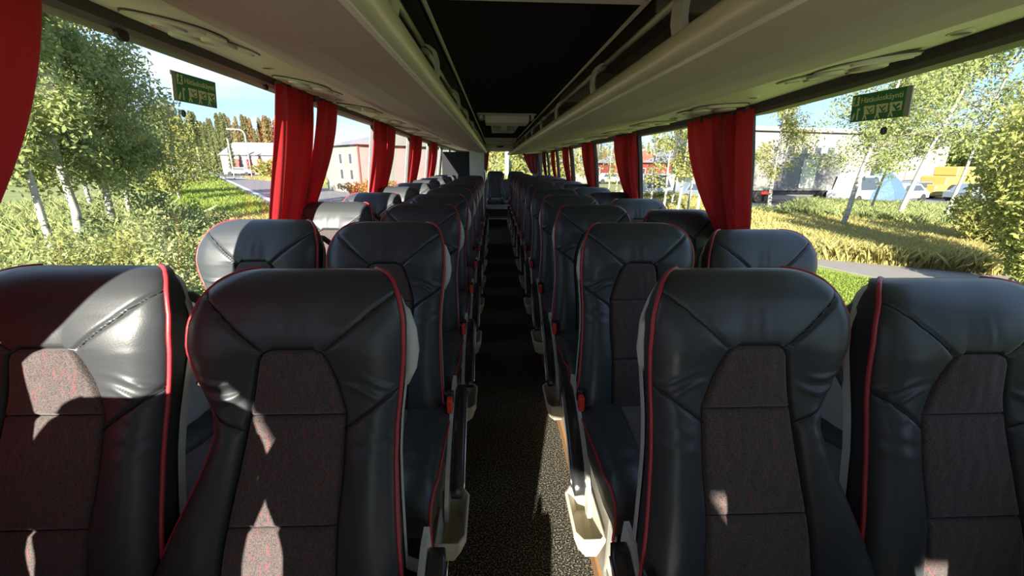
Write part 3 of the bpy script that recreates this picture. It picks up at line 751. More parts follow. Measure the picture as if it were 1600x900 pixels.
def aisle_meshes(sx):
    R = {}
    # armrest: dark grip with chrome edges, dropping towards the front; local frame of the seat, aisle side at -x
    A = Vector((-.268, -.085, -.90-DECK)); B = Vector((-.272, -.43, -1.125-DECK))
    ax = (B-A).normalized(); side = Vector((1, 0, 0)); upv = side.cross(ax).normalized()
    if upv.z < 0: upv = -upv
    def sec(c, w, h, n=12): return [c+side*w*math.copysign(abs(math.cos(t))**.6, math.cos(t))+upv*h*math.copysign(abs(math.sin(t))**.6, math.sin(t)) for t in np.linspace(0, 2*math.pi, n+1)[:-1]]
    def body(name, w, h, k0, k1, lift=0, bow=.018, n=14):
        V = []; F = []; m = 12
        for i in range(n+1):
            k = k0+(k1-k0)*i/n; e = min(1, math.sqrt(max(0, 1-max(0, abs((i/n)-.5)*2-.86)**2/.14**2*.8)))
            c = A+(B-A)*k+upv*(lift+bow*math.sin(k*math.pi)); V += sec(c, w*(.55+.45*e), h*(.6+.4*e), m)
        for i in range(n):
            for q in range(m):
                a = i*m+q; b = i*m+(q+1) % m; F.append((a, b, b+m, a+m))
        F.append(tuple(range(m))[::-1]); F.append(tuple(range(n*m, n*m+m)))
        mb = MB(); mb.add([tuple(v) for v in V], F); return mirror(mb, sx).me(name, True)
    R['armrest_grip'] = body('armrest_grip', .0255, .018, -.02, 1.02)
    mb = MB()
    for dx in (-.0262, .0262):
        mb.tube([A+(B-A)*k+upv*(.018*math.sin(k*math.pi)+.004)+side*dx for k in np.linspace(.05, .96, 12)], .0032, 6)
    R['chrome_strip'] = mirror(mb, sx).me('chrome_strip', True)
    # grey side casting under the grip, with a broad rear end and a pointed foot
    prof = [(-.045, -.865), (-.10, -.868), (-.20, -.925), (-.30, -.985), (-.40, -1.055), (-.46, -1.14), (-.47, -1.20), (-.44, -1.215), (-.36, -1.13), (-.26, -1.06), (-.16, -1.03), (-.06, -1.06), (-.03, -1.0)]
    n = len(prof); V = []
    for x in (-.246, -.232): V += [(x, y, z-DECK) for y, z in prof]
    F = [tuple(range(n)), tuple(range(n, 2*n))[::-1]]+[(k, n+k, n+(k+1) % n, (k+1) % n) for k in range(n)]
    mb = MB(); mb.add(V, F); R['side_casting'] = mirror(mb, sx).me('side_casting')
    mb = MB(); mb.box(-.245, -.225, -.235, -.195, -.925-DECK, -.865-DECK, .004); R['buckle'] = mirror(mb, sx).me('buckle')
    mb = MB(); mb.box(-.248, -.222, -.205, -.18, -.90-DECK, -.85-DECK, .004); R['buckle_head'] = mirror(mb, sx).me('buckle_head')
    # bin: open tapered box with thick walls
    x0, x1, ya, yb_, zt, zl = -.315, -.215, -.60, -.36, -1.155-DECK, -1.265-DECK
    def ring(i, z, tp):
        a, b, c, d = x0+i+tp, x1-i, ya+i+tp, yb_-i-tp
        return [(a+.02, c, z), (b-.01, c, z), (b, c+.01, z), (b, d-.01, z), (b-.01, d, z), (a+.02, d, z), (a, d-.03, z), (a, c+.03, z)]
    rings = [ring(.004, zt+.0, 0), ring(0, zt-.004, 0), ring(0, zt-.02, .001), ring(.012, zt-.09, .010), ring(.03, zl, .03)]
    inner = [ring(.008, zt, 0), ring(.016, zt-.09, .012), ring(.034, zl+.008, .03)]
    V = []; F = []
    seq = [inner[2], inner[1], inner[0]]+rings
    for r in seq: V += r
    for i in range(len(seq)-1):
        for k in range(8):
            a = i*8+k; b = i*8+(k+1) % 8; F.append((a, b, b+8, a+8))
    F.append(tuple(range(8))); F.append(tuple(range((len(seq)-1)*8, len(seq)*8))[::-1])
    mb = MB(); mb.add(V, [f[::-1] for f in F]); R['litter_bin'] = mirror(mb, sx).me('litter_bin')
    # grey ear-shaped grab handle beside the shoulder
    mb = MB()
    pts = [bp(-.185, .08, -.085), bp(-.200, .10, -.078), bp(-.212, .14, -.073), bp(-.217, .19, -.075), bp(-.214, .23, -.080), bp(-.200, .27, -.09)]
    mb.tube(pts, [.010, .016, .019, .019, .015, .008], 12, flat=.75); R['grab_handle'] = mirror(mb, sx).me('grab_handle', True)
    return R
def window_meshes(sx):
    R = {}
    mb = MB()
    pts = [bp(-.150, .065, -.10), bp(-.190, .070, -.10), bp(-.220, .092, -.10), bp(-.236, .13, -.10), bp(-.239, .175, -.10), bp(-.230, .225, -.10), bp(-.206, .275, -.095)]
    mb.tube(pts, [.011, .011, .011, .011, .011, .011, .011], 10); R['grab_handle'] = mirror(mb, sx).me('loop_handle', True)
    return R
def build_seat(side, col):
    sx = 1 if side > 0 else -1
    t = thing('coach_seat', 'x', 'seat', group=None)
    R = SM[(sx, col)]
    obj('leather_cover', R['leather_cover'], M['leather'], t)
    for f in R['fabric']: obj('fabric_panel', f, M['fabric'], t)
    for q in R['seam']: obj('seam', q, M['seam'], t)
    obj('side_band', R['side_band'], M['leather_side'], t); obj('back_shell', R['back_shell'], M['shell'], t)
    for p in R['piping']: obj('piping', p, M['piping'], t)
    obj('seat_cushion', R['seat_leather'], M['leather'], t); obj('cushion_fabric', R['seat_fabric'], M['fabric'], t)
    obj('cushion_side', R['seat_skirt'], M['leather_side'], t)
    for p in R['seat_piping']: obj('cushion_piping', p, M['piping'], t)
    obj('seat_frame', R['seat_frame'], M['shell_dark'], t); obj('leg', R['leg'], M['steel'], t)
    if col == 'aisle':
        A = AM[sx]
        c = obj('armrest', A['side_casting'], M['shell'], t)
        obj('armrest_grip', A['armrest_grip'], M['gloss_black'], c); obj('chrome_strip', A['chrome_strip'], M['chrome'], c)
        b = obj('belt_buckle', A['buckle'], M['red_plastic'], t); obj('buckle_head', A['buckle_head'], M['gloss_black'], b)
        obj('litter_bin', A['litter_bin'], M['cream'], t)
        obj('grab_handle', A['grab_handle'], M['shell'], t)
    else:
        obj('grab_handle', WM[sx]['grab_handle'], M['shell_dark'], t)
    return t
SM = {(1, 'aisle'): seat_meshes(1), (-1, 'aisle'): seat_meshes(-1, .052), (-1, 'window'): seat_meshes(-1, .092)}; SM[(1, 'window')] = SM[(1, 'aisle')]; AM = {s: aisle_meshes(s) for s in (1, -1)}; WM = {s: window_meshes(s) for s in (1, -1)}
XC = {(-1, 'aisle'): -.495, (-1, 'window'): -.972, (1, 'aisle'): .485, (1, 'window'): 1.0}
DZ = {(-1, 'aisle'): 0, (-1, 'window'): .008, (1, 'aisle'): 0, (1, 'window'): -.026}
ROW = ['row beside the camera', 'nearest row in view', 'second row', 'third row', 'fourth row', 'fifth row', 'sixth row', 'seventh row', 'eighth row', 'ninth row', 'tenth row', 'eleventh row', 'twelfth row', 'thirteenth row']
LOOK = {(-1, 'window', 1): 'sunlit across its headrest, by the big curtain',
        (-1, 'aisle', 1): 'nearest, a sunlit sliver low on its fabric',
        (1, 'aisle', 1): 'nearest and largest on that side',
        (1, 'window', 1): 'cut by the right picture edge',
        (-1, 'window', 2): 'sunlit only at both sides of its headrest', (-1, 'window', 3): 'with a broadly sunlit headrest beside the red curtain'}
protos = {(s, c): build_seat(s, c) for s in (-1, 1) for c in ('aisle', 'window')}
index_children(); used = set()
for s in (-1, 1):
    for c in ('aisle', 'window'):
        for k in range(0, 11 if s < 0 else 14):
            if k == 13: continue
            key = (s, c)
            o = protos[key] if key not in used else copy_tree(protos[key]); used.add(key)
            y = .094+.75*k-(.07 if k == 0 else 0)
            o.location = (XC[key], y, DECK+DZ[key])
            lk = LOOK.get((s, c, k))
            o['label'] = 'black leather %s seat with red piping %s of the aisle, %s' % (c, 'left' if s < 0 else 'right', ROW[k])
            if lk: o['label'] = 'black %s seat %s of the aisle, %s' % (c, 'left' if s < 0 else 'right', lk)
            o['group'] = 'coach seats in rows along the aisle'
# rear bench seats on the raised floor
for i, (x, lb) in enumerate(((-.06, 'dark rear bench seat facing down the end of the aisle'), (.50, 'dark rear bench seat just right of the aisle end'))):
    o = copy_tree(protos[(1, 'window')]); o.location = (x, 11.45, DECK+.005); o['label'] = lb; o['group'] = 'rear bench seats'
    for ch in list(o.children):
        if ch.name.startswith(('leg', 'seat_frame', 'grab_handle')): bpy.data.objects.remove(ch)
tagm = MB(); tagm.box(-1.1, 1.1, 11.15, 12.2, -1.04, -1.0)

# ------------------------------------------------------------------ curtains
def curtain(name, s, yt0, yt1, yb0, yb1, zb_, label, matn='curtain', seed=0, folds=5, amp=.016, bulge=.03, zt=None, on=None):
    rnd = random.Random(seed); nu, nv = 64, 44; V = []; F = []
    ztop = ZW[s]((yt0+yt1)/2)+.02 if zt is None else zt
    ph = [rnd.uniform(0, 6.28) for _ in range(4)]
    for j in range(nv+1):
        v = j/nv; z = ztop+(zb_-ztop)*v
        e = v**1.45
        ya, yb_ = yt0+(yb0-yt0)*e, yt1+(yb1-yt1)*e
        # belly: the cloth bulges before it is gathered
        bul = bulge*math.sin(v*math.pi)
        wallx = float(np.interp(-z, [-.35, -.05, .28, .58, .9], [1.118, 1.150, 1.190, 1.222, 1.16]))
        for i in range(nu+1):
            u = i/nu
            y = ya-bul*.6+(yb_-ya+bul*1.2)*u+.012*math.sin(u*9+v*4+ph[0])*v
            a = amp*(.75+.35*v)
            f_ = math.sin(u*folds*2*math.pi+ph[1]+.7*math.sin(v*3+ph[2]))+.45*math.sin(u*folds*3.3*math.pi+ph[3]+v*2)
            V.append((s*(wallx-.030-a*f_*(1-.2*abs(2*u-1))-.012*math.sin(v*math.pi)), y, z))
    for j in range(nv):
        for i in range(nu):
            a = j*(nu+1)+i; F.append((a, a+1, a+nu+2, a+nu+1))
    if on is not None: return obj(name, mesh(name, V, F, True), M[matn], on)
    o = thing(name, label, 'curtain', (0, 0, 0), 0, 'red window curtains')
    obj('cloth', mesh('cloth', V, F, True), M[matn], o)
    nh = 3
    for k in range(nh):
        yy = yt0+(yt1-yt0)*(k+.5)/nh; mb = MB()
        mb.box(*sorted((s*1.095, s*1.125)), yy-.006, yy+.006, ztop-.012, ztop+.02)
        obj('hanger', mb.me('hanger'), M['shell_dark'], o)
    return o
NL = ['nearest', 'second', 'third', 'fourth', 'fifth', 'sixth', 'seventh']
for i, c in enumerate(CURT[-1]):
    if c > 8.6: continue
    if i == 0:
        c0 = curtain('curtain', -1, -.30, 1.11, .30, .82, -.22, 'big dark red curtain filling the upper left corner', seed=3, folds=9.0, amp=.024, bulge=.0)
        curtain('lower_cloth', -1, .30, .82, -.02, .78, -.85, '', seed=4, folds=6, amp=.012, zt=-.22, bulge=0, on=c0)
    else:
        d = .0 if i == 1 else .02
        curtain('curtain', -1, c-.49, c-.09, c-.60, c-.31, -.38, 'red curtain left half at the %s gathered pair, left windows' % NL[i], seed=10+i, folds=4)
        curtain('curtain', -1, c-.045, c+.26, c-.34, c-.19, -.38, 'red curtain right half at the %s gathered pair, left windows' % NL[i], seed=30+i, folds=3)
for i, c in enumerate(CURT[1]):
    if i == 0: continue
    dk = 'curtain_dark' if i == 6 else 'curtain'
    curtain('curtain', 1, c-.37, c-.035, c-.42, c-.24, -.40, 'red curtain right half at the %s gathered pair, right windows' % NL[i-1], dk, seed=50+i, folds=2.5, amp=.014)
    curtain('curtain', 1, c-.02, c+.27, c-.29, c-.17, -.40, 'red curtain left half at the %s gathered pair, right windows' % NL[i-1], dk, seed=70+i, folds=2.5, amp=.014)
def rear_curtain(x0, x1, xb0, xb1, z0, z1, label, seed):
    V = []; F = []; nu, nv = 24, 20
    for j in range(nv+1):
        v = j/nv
        for i in range(nu+1):
            u = i/nu; a, b = x0+(xb0-x0)*v**1.5, x1+(xb1-x1)*v**1.5
            V.append((a+(b-a)*u, Y1-.06+.015*math.sin(u*20+v*2+seed), z0+(z1-z0)*v))
    for j in range(nv):
        for i in range(nu): q = j*(nu+1)+i; F.append((q, q+nu+1, q+nu+2, q+1))
    o = thing('rear_curtain', label, 'curtain', group='dark red rear curtains'); obj('cloth', mesh('cloth', V, F, True), M['curtain_dark'], o)
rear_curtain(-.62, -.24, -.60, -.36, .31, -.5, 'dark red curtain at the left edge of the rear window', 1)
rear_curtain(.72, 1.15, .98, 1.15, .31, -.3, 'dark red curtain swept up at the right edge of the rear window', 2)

# ------------------------------------------------------------------ emergency exit signs
def text_mesh(body, size, extr=.0006):
    cu = bpy.data.curves.new('lettering', 'FONT'); cu.body = body; cu.size = size; cu.extrude = extr; cu.resolution_u = 2
    tmp = bpy.data.objects.new('tmp', cu); COL.objects.link(tmp); bpy.context.view_layer.update()
    me = bpy.data.meshes.new_from_object(tmp.evaluated_get(bpy.context.evaluated_depsgraph_get())); bpy.data.objects.remove(tmp)
    return me
def exit_sign(s, y0, y1, zt, zb_, label, small=False):
    w, h = y1-y0, zt-zb_
    zc = (zt+zb_)/2; x = float(np.interp(-zc, [-.35, -.05, .28, .58], [1.165, 1.195, 1.235, 1.275]))-.028
    lean = math.atan2(.03, .25)
    o = thing('exit_sign', label, 'sign', (s*x, (y0+y1)/2, zc))
    # local: X = reading direction, Y = up, Z = towards the cabin
    rd = Vector((0, 1, 0)) if s < 0 else Vector((0, -1, 0)); upv = Vector((-s*math.sin(lean), 0, math.cos(lean))); nz = rd.cross(upv)
    o.matrix_world = Matrix(((rd.x, upv.x, nz.x, s*x), (rd.y, upv.y, nz.y, (y0+y1)/2), (rd.z, upv.z, nz.z, zc), (0, 0, 0, 1)))
    e = -1 if s < 0 else 1
    mb = MB(); mb.box(-w/2, w/2, -h/2, h/2, -.003, 0, .0008); obj('board', mb.me('board'), M['sign_green'], o)
    if small:
        mb = MB(); mb.box(-w/2+.006, -w/2+.03, -h/2+.008, h/2-.008, 0, .0006); obj('pictogram', mb.me('pic'), M['sign_ink'], o)
        t = obj('lettering', text_mesh('Hätäuloskäynti', h*.55), M['sign_ink'], o); t.location = (-w/2+.036, -h*.18, .0008); return
    mb = MB(); mb.box(e*w/2-(.0 if e < 0 else 0), e*w/2+e*.018, -h/2, h/2, -.003, .001) if e > 0 else mb.box(-w/2-.018, -w/2, -h/2, h/2, -.003, .001)
    g = obj('edge_strip', mb.me('edge'), M['sign_edge'], o); g['label'] = 'grey side strip'
    t = obj('lettering', text_mesh('Hätäuloskäynti', h*.285), M['sign_ink'], o)
    ww = max(v.co.x for v in t.data.vertices); sc_ = (w*.76)/ww
    t.scale = (sc_, 1, 1); t.location = (-w/2+w*.19, h*.17, .0008)
    def pic(boxes, polys=()):
        mb = MB()
        for a in boxes: mb.box(*a)
        for pts in polys: poly_disc(mb, pts, 0, .0009)
        obj('pictogram', mb.me('pictogram'), M['sign_ink'], o)
    def P(px, py): return (-w/2+px*w, -h/2+py*h)
    # running figure cut out of a square
    mb = MB(); (a, b), (c, d) = P(.03, .60), P(.155, .93); mb.box(a, c, b, d, 0, .0008); sq = obj('pictogram', mb.me('square'), M['sign_ink'], o)
    mb = MB(); 
    def limb(p, q, r): 
        p = P(*p); q = P(*q); mb.tube([(p[0], p[1], .001), (q[0], q[1], .001)], r, 6, flat=.4)
    limb((.09, .84), (.085, .74), .0045); limb((.085, .74), (.06, .64), .003); limb((.085, .74), (.12, .66), .003); limb((.09, .82), (.055, .77), .0025); limb((.09, .82), (.125, .79), .0025)
    hd = P(.097, .885); mb.disc((hd[0], hd[1], .0008), .0045, 10, .0006)
    obj('running_figure', mb.me('figure'), M['sign_green'], sq)
    # hammer, and three little window breaking scenes
    def poly(pts): 
        mb = MB(); poly_disc(mb, [P(*p) for p in pts], 0, .0009); return mb
    obj('pictogram', poly([(.03, .06), (.06, .06), (.085, .18), (.095, .34), (.08, .34), (.05, .24), (.03, .14)]).me('hand'), M['sign_ink'], o)
    mb = MB(); mb.box(*[v for p in zip(P(.135, .07), P(.16, .50)) for v in p], 0, .0009); mb.box(*[v for p in zip(P(.135, .42), P(.19, .50)) for v in p], 0, .0009); obj('pictogram', mb.me('hammer'), M['sign_ink'], o)
    for k, x0 in enumerate((.27, .51, .75)):
        mb = MB()
        # a window square with a person before it
        (a, b), (c, d) = P(x0+.03, .24), P(x0+.205, .54); mb.box(a, c, b, d, 0, .0007)
        for q in (((x0+.02, .42), (x0+.03, .24), .004), ((x0+.03, .24), (x0, .05), .0028), ((x0+.03, .24), (x0+.07, .05), .0028)):
            p1, p2 = P(*q[0]), P(*q[1]); mb.tube([(p1[0], p1[1], .001), (p2[0], p2[1], .001)], q[2], 6, flat=.4)
        hd = P(x0+.02, .49); mb.disc((hd[0], hd[1], .0005), .0055, 10, .0008)
        pc = obj('pictogram', mb.me('scene'), M['sign_ink'], o)
        mb = MB()
        for q in (((x0+.06, .46), (x0+.10, .36)), ((x0+.10, .36), (x0+.17, .46)), ((x0+.10, .36), (x0+.13, .27)), ((x0+.13, .27), (x0+.18, .31))):
            p1, p2 = P(*q[0]), P(*q[1]); mb.tube([(p1[0], p1[1], .0012), (p2[0], p2[1], .0012)], .0018+.0006*k, 5, flat=.4)
        obj('pictogram_figure', mb.me('crack'), M['sign_green'], pc)
    # round hammer-point mark on the glass below
    q = thing('round_mark', 'small round dark mark on the glass under the green sign, %s window' % ('left' if s < 0 else 'right'), 'sticker')
    yy = {-1: 1.596, 1: 1.369}[s]; zz = zb_-.042+.008; xx = float(np.interp(-zz, [-.35, -.05, .28], [1.165, 1.195, 1.235]))-.006
    q.matrix_world = Matrix(((rd.x, upv.x, nz.x, s*xx), (rd.y, upv.y, nz.y, yy), (rd.z, upv.z, nz.z, zz), (0, 0, 0, 1)))
    mb = MB(); mb.disc((0, 0, 0), .0125, 20, .001); obj('disc', mb.me('disc'), M['blackink'], q)
    mb = MB(); mb.ring((0, 0, .0015), .0085, .0102, .0006, 20); mb.disc((0, .0035, .001), .0022, 8, .0006); mb.box(-.0018, .0018, -.006, .002, .001, .0016); g = obj('print', mb.me('print'), M['sign_edge'], q)
exit_sign(-1, 1.545, 1.752, .281, .189, 'green emergency exit sign hanging high on the left window glass')
exit_sign(1, 1.290, 1.485, .230, .144, 'green emergency exit sign hanging high on the right window glass')
exit_sign(-1, 1.60, 1.78, -.500, -.555, 'small green exit label low on the left window, partly hidden by seats', True)
mb = MB()
for y, z in ((1.36, .34), (2.12, .318)):
    o = thing('curtain_track_stop', 'round dark knob under the left window trim %s' % ('near the big curtain' if y < 2 else 'by the second curtain'), 'knob', (-1.142, y, ZW[-1](y)-.004))
    mb = MB(); mb.disc((0, 0, -.006), .020 if y < 2 else .012, 16, .012, Matrix.Rotation(math.pi/2, 4, 'Y')); obj('knob', mb.me('knob'), M['gasket'], o)

# ------------------------------------------------------------------ outdoors: ground and roads
mb = MB(); n = 60
V = []; F = []
mb.box(-400, 400, -60, 420, GROUND-.2, GROUND); o = obj('ground', mb.me('ground'), M['ground']); o['kind'] = 'structure'
def slab(name, pts, m, z=.015, kind='structure'):
    P = [gnd(*p) if len(p) == 2 else Vector((p[0], p[1], 0)) for p in pts]; mb = MB(); poly_disc(mb, [(p.x, p.y) for p in P], GROUND-.05, GROUND+z)
    o = obj(name, mb.me(name), m); o['kind'] = kind; return o
slab('road', [(-9.2, -30, 0), (-9.2, 19.0, 0), (329, 269), (296, 262.5), (352, 262.5), (440, 286), (-13.5, 40, 0), (-4.5, 34, 0), (60, 60, 0), (62, 52, 0), (0, 26, 0), (-1.5, 15, 0), (-1.5, -30, 0)], M['asphalt']) if False else None
slab('road', [(-8.9, 18.5, 0), (329, 269), (296, 262.5), (352, 262.5), (440, 286), (520, 293), (-7, 41, 0), (-2, 36, 0), (6, 30, 0), (6, 20, 0)], M['asphalt'])
def stripe(name, a, b, w, m, z):
    A = gnd(*a); B = gnd(*b); d = (B-A).normalized(); nrm = Vector((-d.y, d.x, 0))*w; mb = MB()
    poly_disc(mb, [(p.x, p.y) for p in (A-nrm, B-nrm, B+nrm, A+nrm)], GROUND, GROUND+z); return obj(name, mb.me(name), m)
tag(stripe('road_line', (326, 268), (452, 327), .16, M['white_paint'], .03), 'thin white edge line along the road outside the left window', 'road line')
tag(stripe('road_line', (345, 277), (445, 282), .16, M['white_paint'], .03), 'short white line crossing the road outside the left window', 'road line')
slab('sidewalk', [(352, 258.8), (450, 270), (450, 273), (352, 260.2)], M['path'], .03)
slab('lawn_left', [(352, 260.4), (450, 273.5), (600, 280), (600, 300), (525, 296), (440, 284)], M['mown'], .02)
slab('lawn_right', [(2.5, -8, 0), (2.5, 40, 0), (9.1, 16, 0), (8.6, 12.2, 0), (8.6, 11.2, 0), (9.3, 9.5, 0), (11.5, 8.2, 0), (26, 2, 0), (24, -8, 0)], M['mown'], .02)
slab('footpath', [(8.2, 22, 0), (7.6, 13, 0), (8.75, 11.3, 0), (9.5, 9.4, 0), (12.8, 8.4, 0), (30, 3, 0), (30.5, 4.6, 0), (13.2, 9.9, 0), (10.7, 10.9, 0), (9.6, 12.6, 0), (9.0, 22, 0)], M['path'], .03)
slab('parking', [(1000, 318), (1180, 330), (1560, 331), (1600, 315), (1400, 305), (1180, 305), (1000, 298)], M['asphalt'], .02)

# ---- grass and weeds (uncountable)
def blades(name, n, area, h, w, m, seed, lean=.35, label=None, cat='grass', keep=None):
    r = np.random.RandomState(seed)
    xy = area(r, n); 
    if keep is not None: xy = xy[keep(xy)]
    n = len(xy); a = r.uniform(0, 6.283, n); hh = h[0]+(h[1]-h[0])*r.rand(n)
    lx = r.normal(0, lean, n)*hh; ly = r.normal(0, lean, n)*hh; ww = w*(.6+.8*r.rand(n))
    dx = np.cos(a)*ww; dy = np.sin(a)*ww
    b = np.stack([xy[:, 0], xy[:, 1], np.full(n, GROUND)], 1)
    V = np.empty((n, 4, 3)); V[:, 0] = b-np.stack([dx, dy, 0*a], 1)*.5; V[:, 1] = b+np.stack([dx, dy, 0*a], 1)*.5
    V[:, 2] = b+np.stack([dx*.5+lx*.4, dy*.5+ly*.4, hh*.62], 1); V[:, 3] = b+np.stack([lx, ly, hh], 1)
    V = V.reshape(-1, 3); i = np.arange(n)*4
    F = np.concatenate([np.stack([i, i+1, i+2], 1), np.stack([i, i+2, i+3], 1)])
    m_ = bpy.data.meshes.new(name); m_.vertices.add(len(V)); m_.vertices.foreach_set('co', V.ravel())
    m_.loops.add(len(F)*3); m_.loops.foreach_set('vertex_index', F.ravel().astype('i'))
    m_.polygons.add(len(F)); m_.polygons.foreach_set('loop_start', (np.arange(len(F))*3).astype('i')); m_.update(calc_edges=True); m_.validate()
    o = obj(name, m_, m); tag(o, label, cat, None, 'stuff'); return o
def quad_area(P):
    P = np.array(P, float)
    def f(r, n):
        u = r.rand(n, 1); v = r.rand(n, 1); return (P[0]*(1-u)+P[1]*u)*(1-v)+(P[3]*(1-u)+P[2]*u)*v
    return f
g2 = lambda *p: tuple(gnd(*p))[:2]
blades('golden_grass', 60000, quad_area([(9.3, 11.6), (13.0, 9.6), (19.5, 13.0), (13.5, 20.5)]), (.25, .65), .035, M['grass_gold'], 1, label='tall golden wild grass beyond the path outside the right window')
blades('golden_grass', 30000, quad_area([(13.0, 9.6), (30.0, 4.6), (36, 10), (19.5, 13)]), (.25, .65), .045, M['grass_gold'], 2, label='tall golden wild grass at the right edge outside the right window')
blades('golden_grass', 26000, quad_area([(9.3, 11.6), (13.5, 20.5), (15, 34), (6, 34)]), (.25, .7), .045, M['grass_gold'], 3, label='tall golden grass among the thin birches, farther right windows')
blades('green_weeds', 34000, quad_area([(14.2, 19.5), (18.8, 13.8), (30, 18.5), (19.5, 25.5)]), (.35, .95), .06, M['weed'], 4, label='green weeds before the parking area outside the right window')
blades('lawn_grass', 30000, quad_area([(6.5, 13.0), (9.2, 9.3), (9.0, 6.0), (5.0, 6)]), (.04, .10), .02, M['grass_green'], 5, label='short bright lawn grass between coach and path, right side')
blades('verge_grass', 70000, quad_area([(-10.6, 20.8), (-66, 99), (-92, 110), (-15, 19)]), (.15, .5), .05, M['grass_green'], 6, label='rough green verge grass beside the road, left window')
blades('verge_grass', 50000, quad_area([(-3.2, 5), (-9.6, 19.4), (-15.2, 19.4), (-6.5, 7)]), (.15, .5), .035, M['grass_gold'], 7, label='dry yellowish verge grass between weeds and road, left window')
blades('tall_weeds', 60000, quad_area([(-3.2, 1.0), (-8.9, 11.5), (-17.5, 22), (-24, 5)]), (.5, 1.25), .05, M['weed'], 18, label='tall leafy weeds filling the ground under the birches, left window', cat='weeds')
blades('verge_grass', 18000, quad_area([(-6.5, 40), (-6.5, 50), (-40, 68), (-28, 56)]), (.15, .45), .07, M['grass_gold'], 17, label='dry grass beyond the road by the white building')

def leaves(name, n, blobs, size, m, seed, parent=None, shape=2.2, label=None, droop=.0):
    """n leaf quads scattered through ellipsoid blobs (cx,cy,cz,rx,ry,rz)"""
    r = np.random.RandomState(seed); B = np.array(blobs, float)
    wgt = (B[:, 3]*B[:, 4]*B[:, 5])**.75; idx = r.choice(len(B), n, p=wgt/wgt.sum())
    d = r.normal(size=(n, 3)); d /= np.linalg.norm(d, axis=1)[:, None]; rad = r.rand(n)**(1/shape)
    C = B[idx, :3]+d*rad[:, None]*B[idx, 3:]
    q1 = r.normal(size=(n, 3)); q1[:, 2] -= droop; q1 /= np.linalg.norm(q1, axis=1)[:, None]
    q2 = np.cross(q1, r.normal(size=(n, 3))); q2 /= np.linalg.norm(q2, axis=1)[:, None]
    s = size*(.6+.8*r.rand(n))[:, None]
    V = np.stack([C-q1*s, C+q2*s*.45, C+q1*s, C-q2*s*.45], 1).reshape(-1, 3)
    F = np.arange(n*4).reshape(-1, 4)
    me_ = bpy.data.meshes.new(name); me_.vertices.add(n*4); me_.vertices.foreach_set('co', V.ravel())
    me_.loops.add(n*4); me_.loops.foreach_set('vertex_index', F.ravel().astype('i'))
    me_.polygons.add(n); me_.polygons.foreach_set('loop_start', (np.arange(n)*4).astype('i')); me_.update(calc_edges=True)
    return obj(name, me_, m, parent)

# ---- birches
def birch(px, dist, top_py, w, label, leafm='leaf_birch', n=9000, lean=0., seed=0, crown0=.30, dens=1., tr=.075, leaf=.05, base_py=None, cl=34):
    r = random.Random(seed)
    p = far(px, 254, dist); base = Vector((p.x, p.y, GROUND)); top = far(px, top_py, dist).z-GROUND
    side = Vector((math.cos(math.atan2(p.x, p.y)), -math.sin(math.atan2(p.x, p.y)), 0))
    o = thing('birch_tree', label, 'tree', base)
    pts = []; 
    for k in range(9):
        t = k/8; pts.append(side*(lean*t*top*(.6+.4*t))+Vector((r.uniform(-.04, .04), r.uniform(-.04, .04), t*top)))
    mb = MB(); mb.tube(pts, [tr*(1-.85*k/8) for k in range(9)], 8); obj('trunk', mb.me('trunk', True), M['bark_birch'], o)
    mb = MB(); blobs = []
    def at(t): 
        f = t*8; i = min(int(f), 7); return pts[i].lerp(pts[i+1], f-i)
    for k in range(cl):
        t = crown0+(1-crown0)*(k+.5)/cl
        a = r.uniform(0, 6.28); ln = w*(.35+.65*r.random())*math.sin(min(1, (1.02-t)/(1-crown0)*1.15+.12)*math.pi*.5)
        s0 = at(t); e = s0+Vector((math.cos(a)*ln, math.sin(a)*ln, ln*.35)); e2 = e+Vector((math.cos(a)*ln*.25, math.sin(a)*ln*.25, -ln*.35))
        mb.tube([s0, s0.lerp(e, .5)+Vector((0, 0, .08*ln)), e, e2], [.018, .013, .008, .004], 5)
        for q in (.5, .8, 1.0):
            c = s0.lerp(e, q); blobs.append((c.x, c.y, c.z-.1*ln, .28*w*dens*.55+.12, .28*w*dens*.55+.12, .34*w*.5+.15))
        blobs.append((e2.x, e2.y, e2.z, .12*w+.1, .12*w+.1, .25*w+.1))
    obj('branches', mb.me('branches', True), M['bark'], o)
    lv = leaves('foliage', n, blobs, leaf, M[leafm], seed+100, o, droop=.6); lv['kind'] = 'stuff'
    return o
# left, near the first window
birch(150, 15, -20, 1.9, 'big leafy birch with a pale trunk outside the first left window, beside the curtain', n=24000, seed=1, lean=.02, crown0=.36, leaf=.055, tr=.10)
birch(92, 13, -60, 1.8, 'leafy birch half hidden by the big left curtain', n=20000, seed=2, crown0=.34, leaf=.055, tr=.10)
birch(40, 12, -90, 1.7, 'leafy birch behind the big left curtain at the frame edge', n=12000, seed=3, crown0=.36, leaf=.06)
birch(185, 19, 95, 1.5, 'smaller birch behind the big leafy birch, left window', n=14000, seed=4, crown0=.33, leaf=.06, leafm='leaf_dark')
birch(120, 22, 60, 2.0, 'dense green birch in the gap between the near birches, left window', n=11000, seed=5, crown0=.30, leaf=.08)
birch(268, 34, 168, 2.2, 'slim pointed young birch standing alone under the left exit sign', n=9000, seed=6, crown0=.16, leaf=.09, leafm='leaf_yellow', cl=40)
birch(215, 38, 205, 2.6, 'round low birch left of the lone young birch', n=8000, seed=7, crown0=.12, leaf=.12)
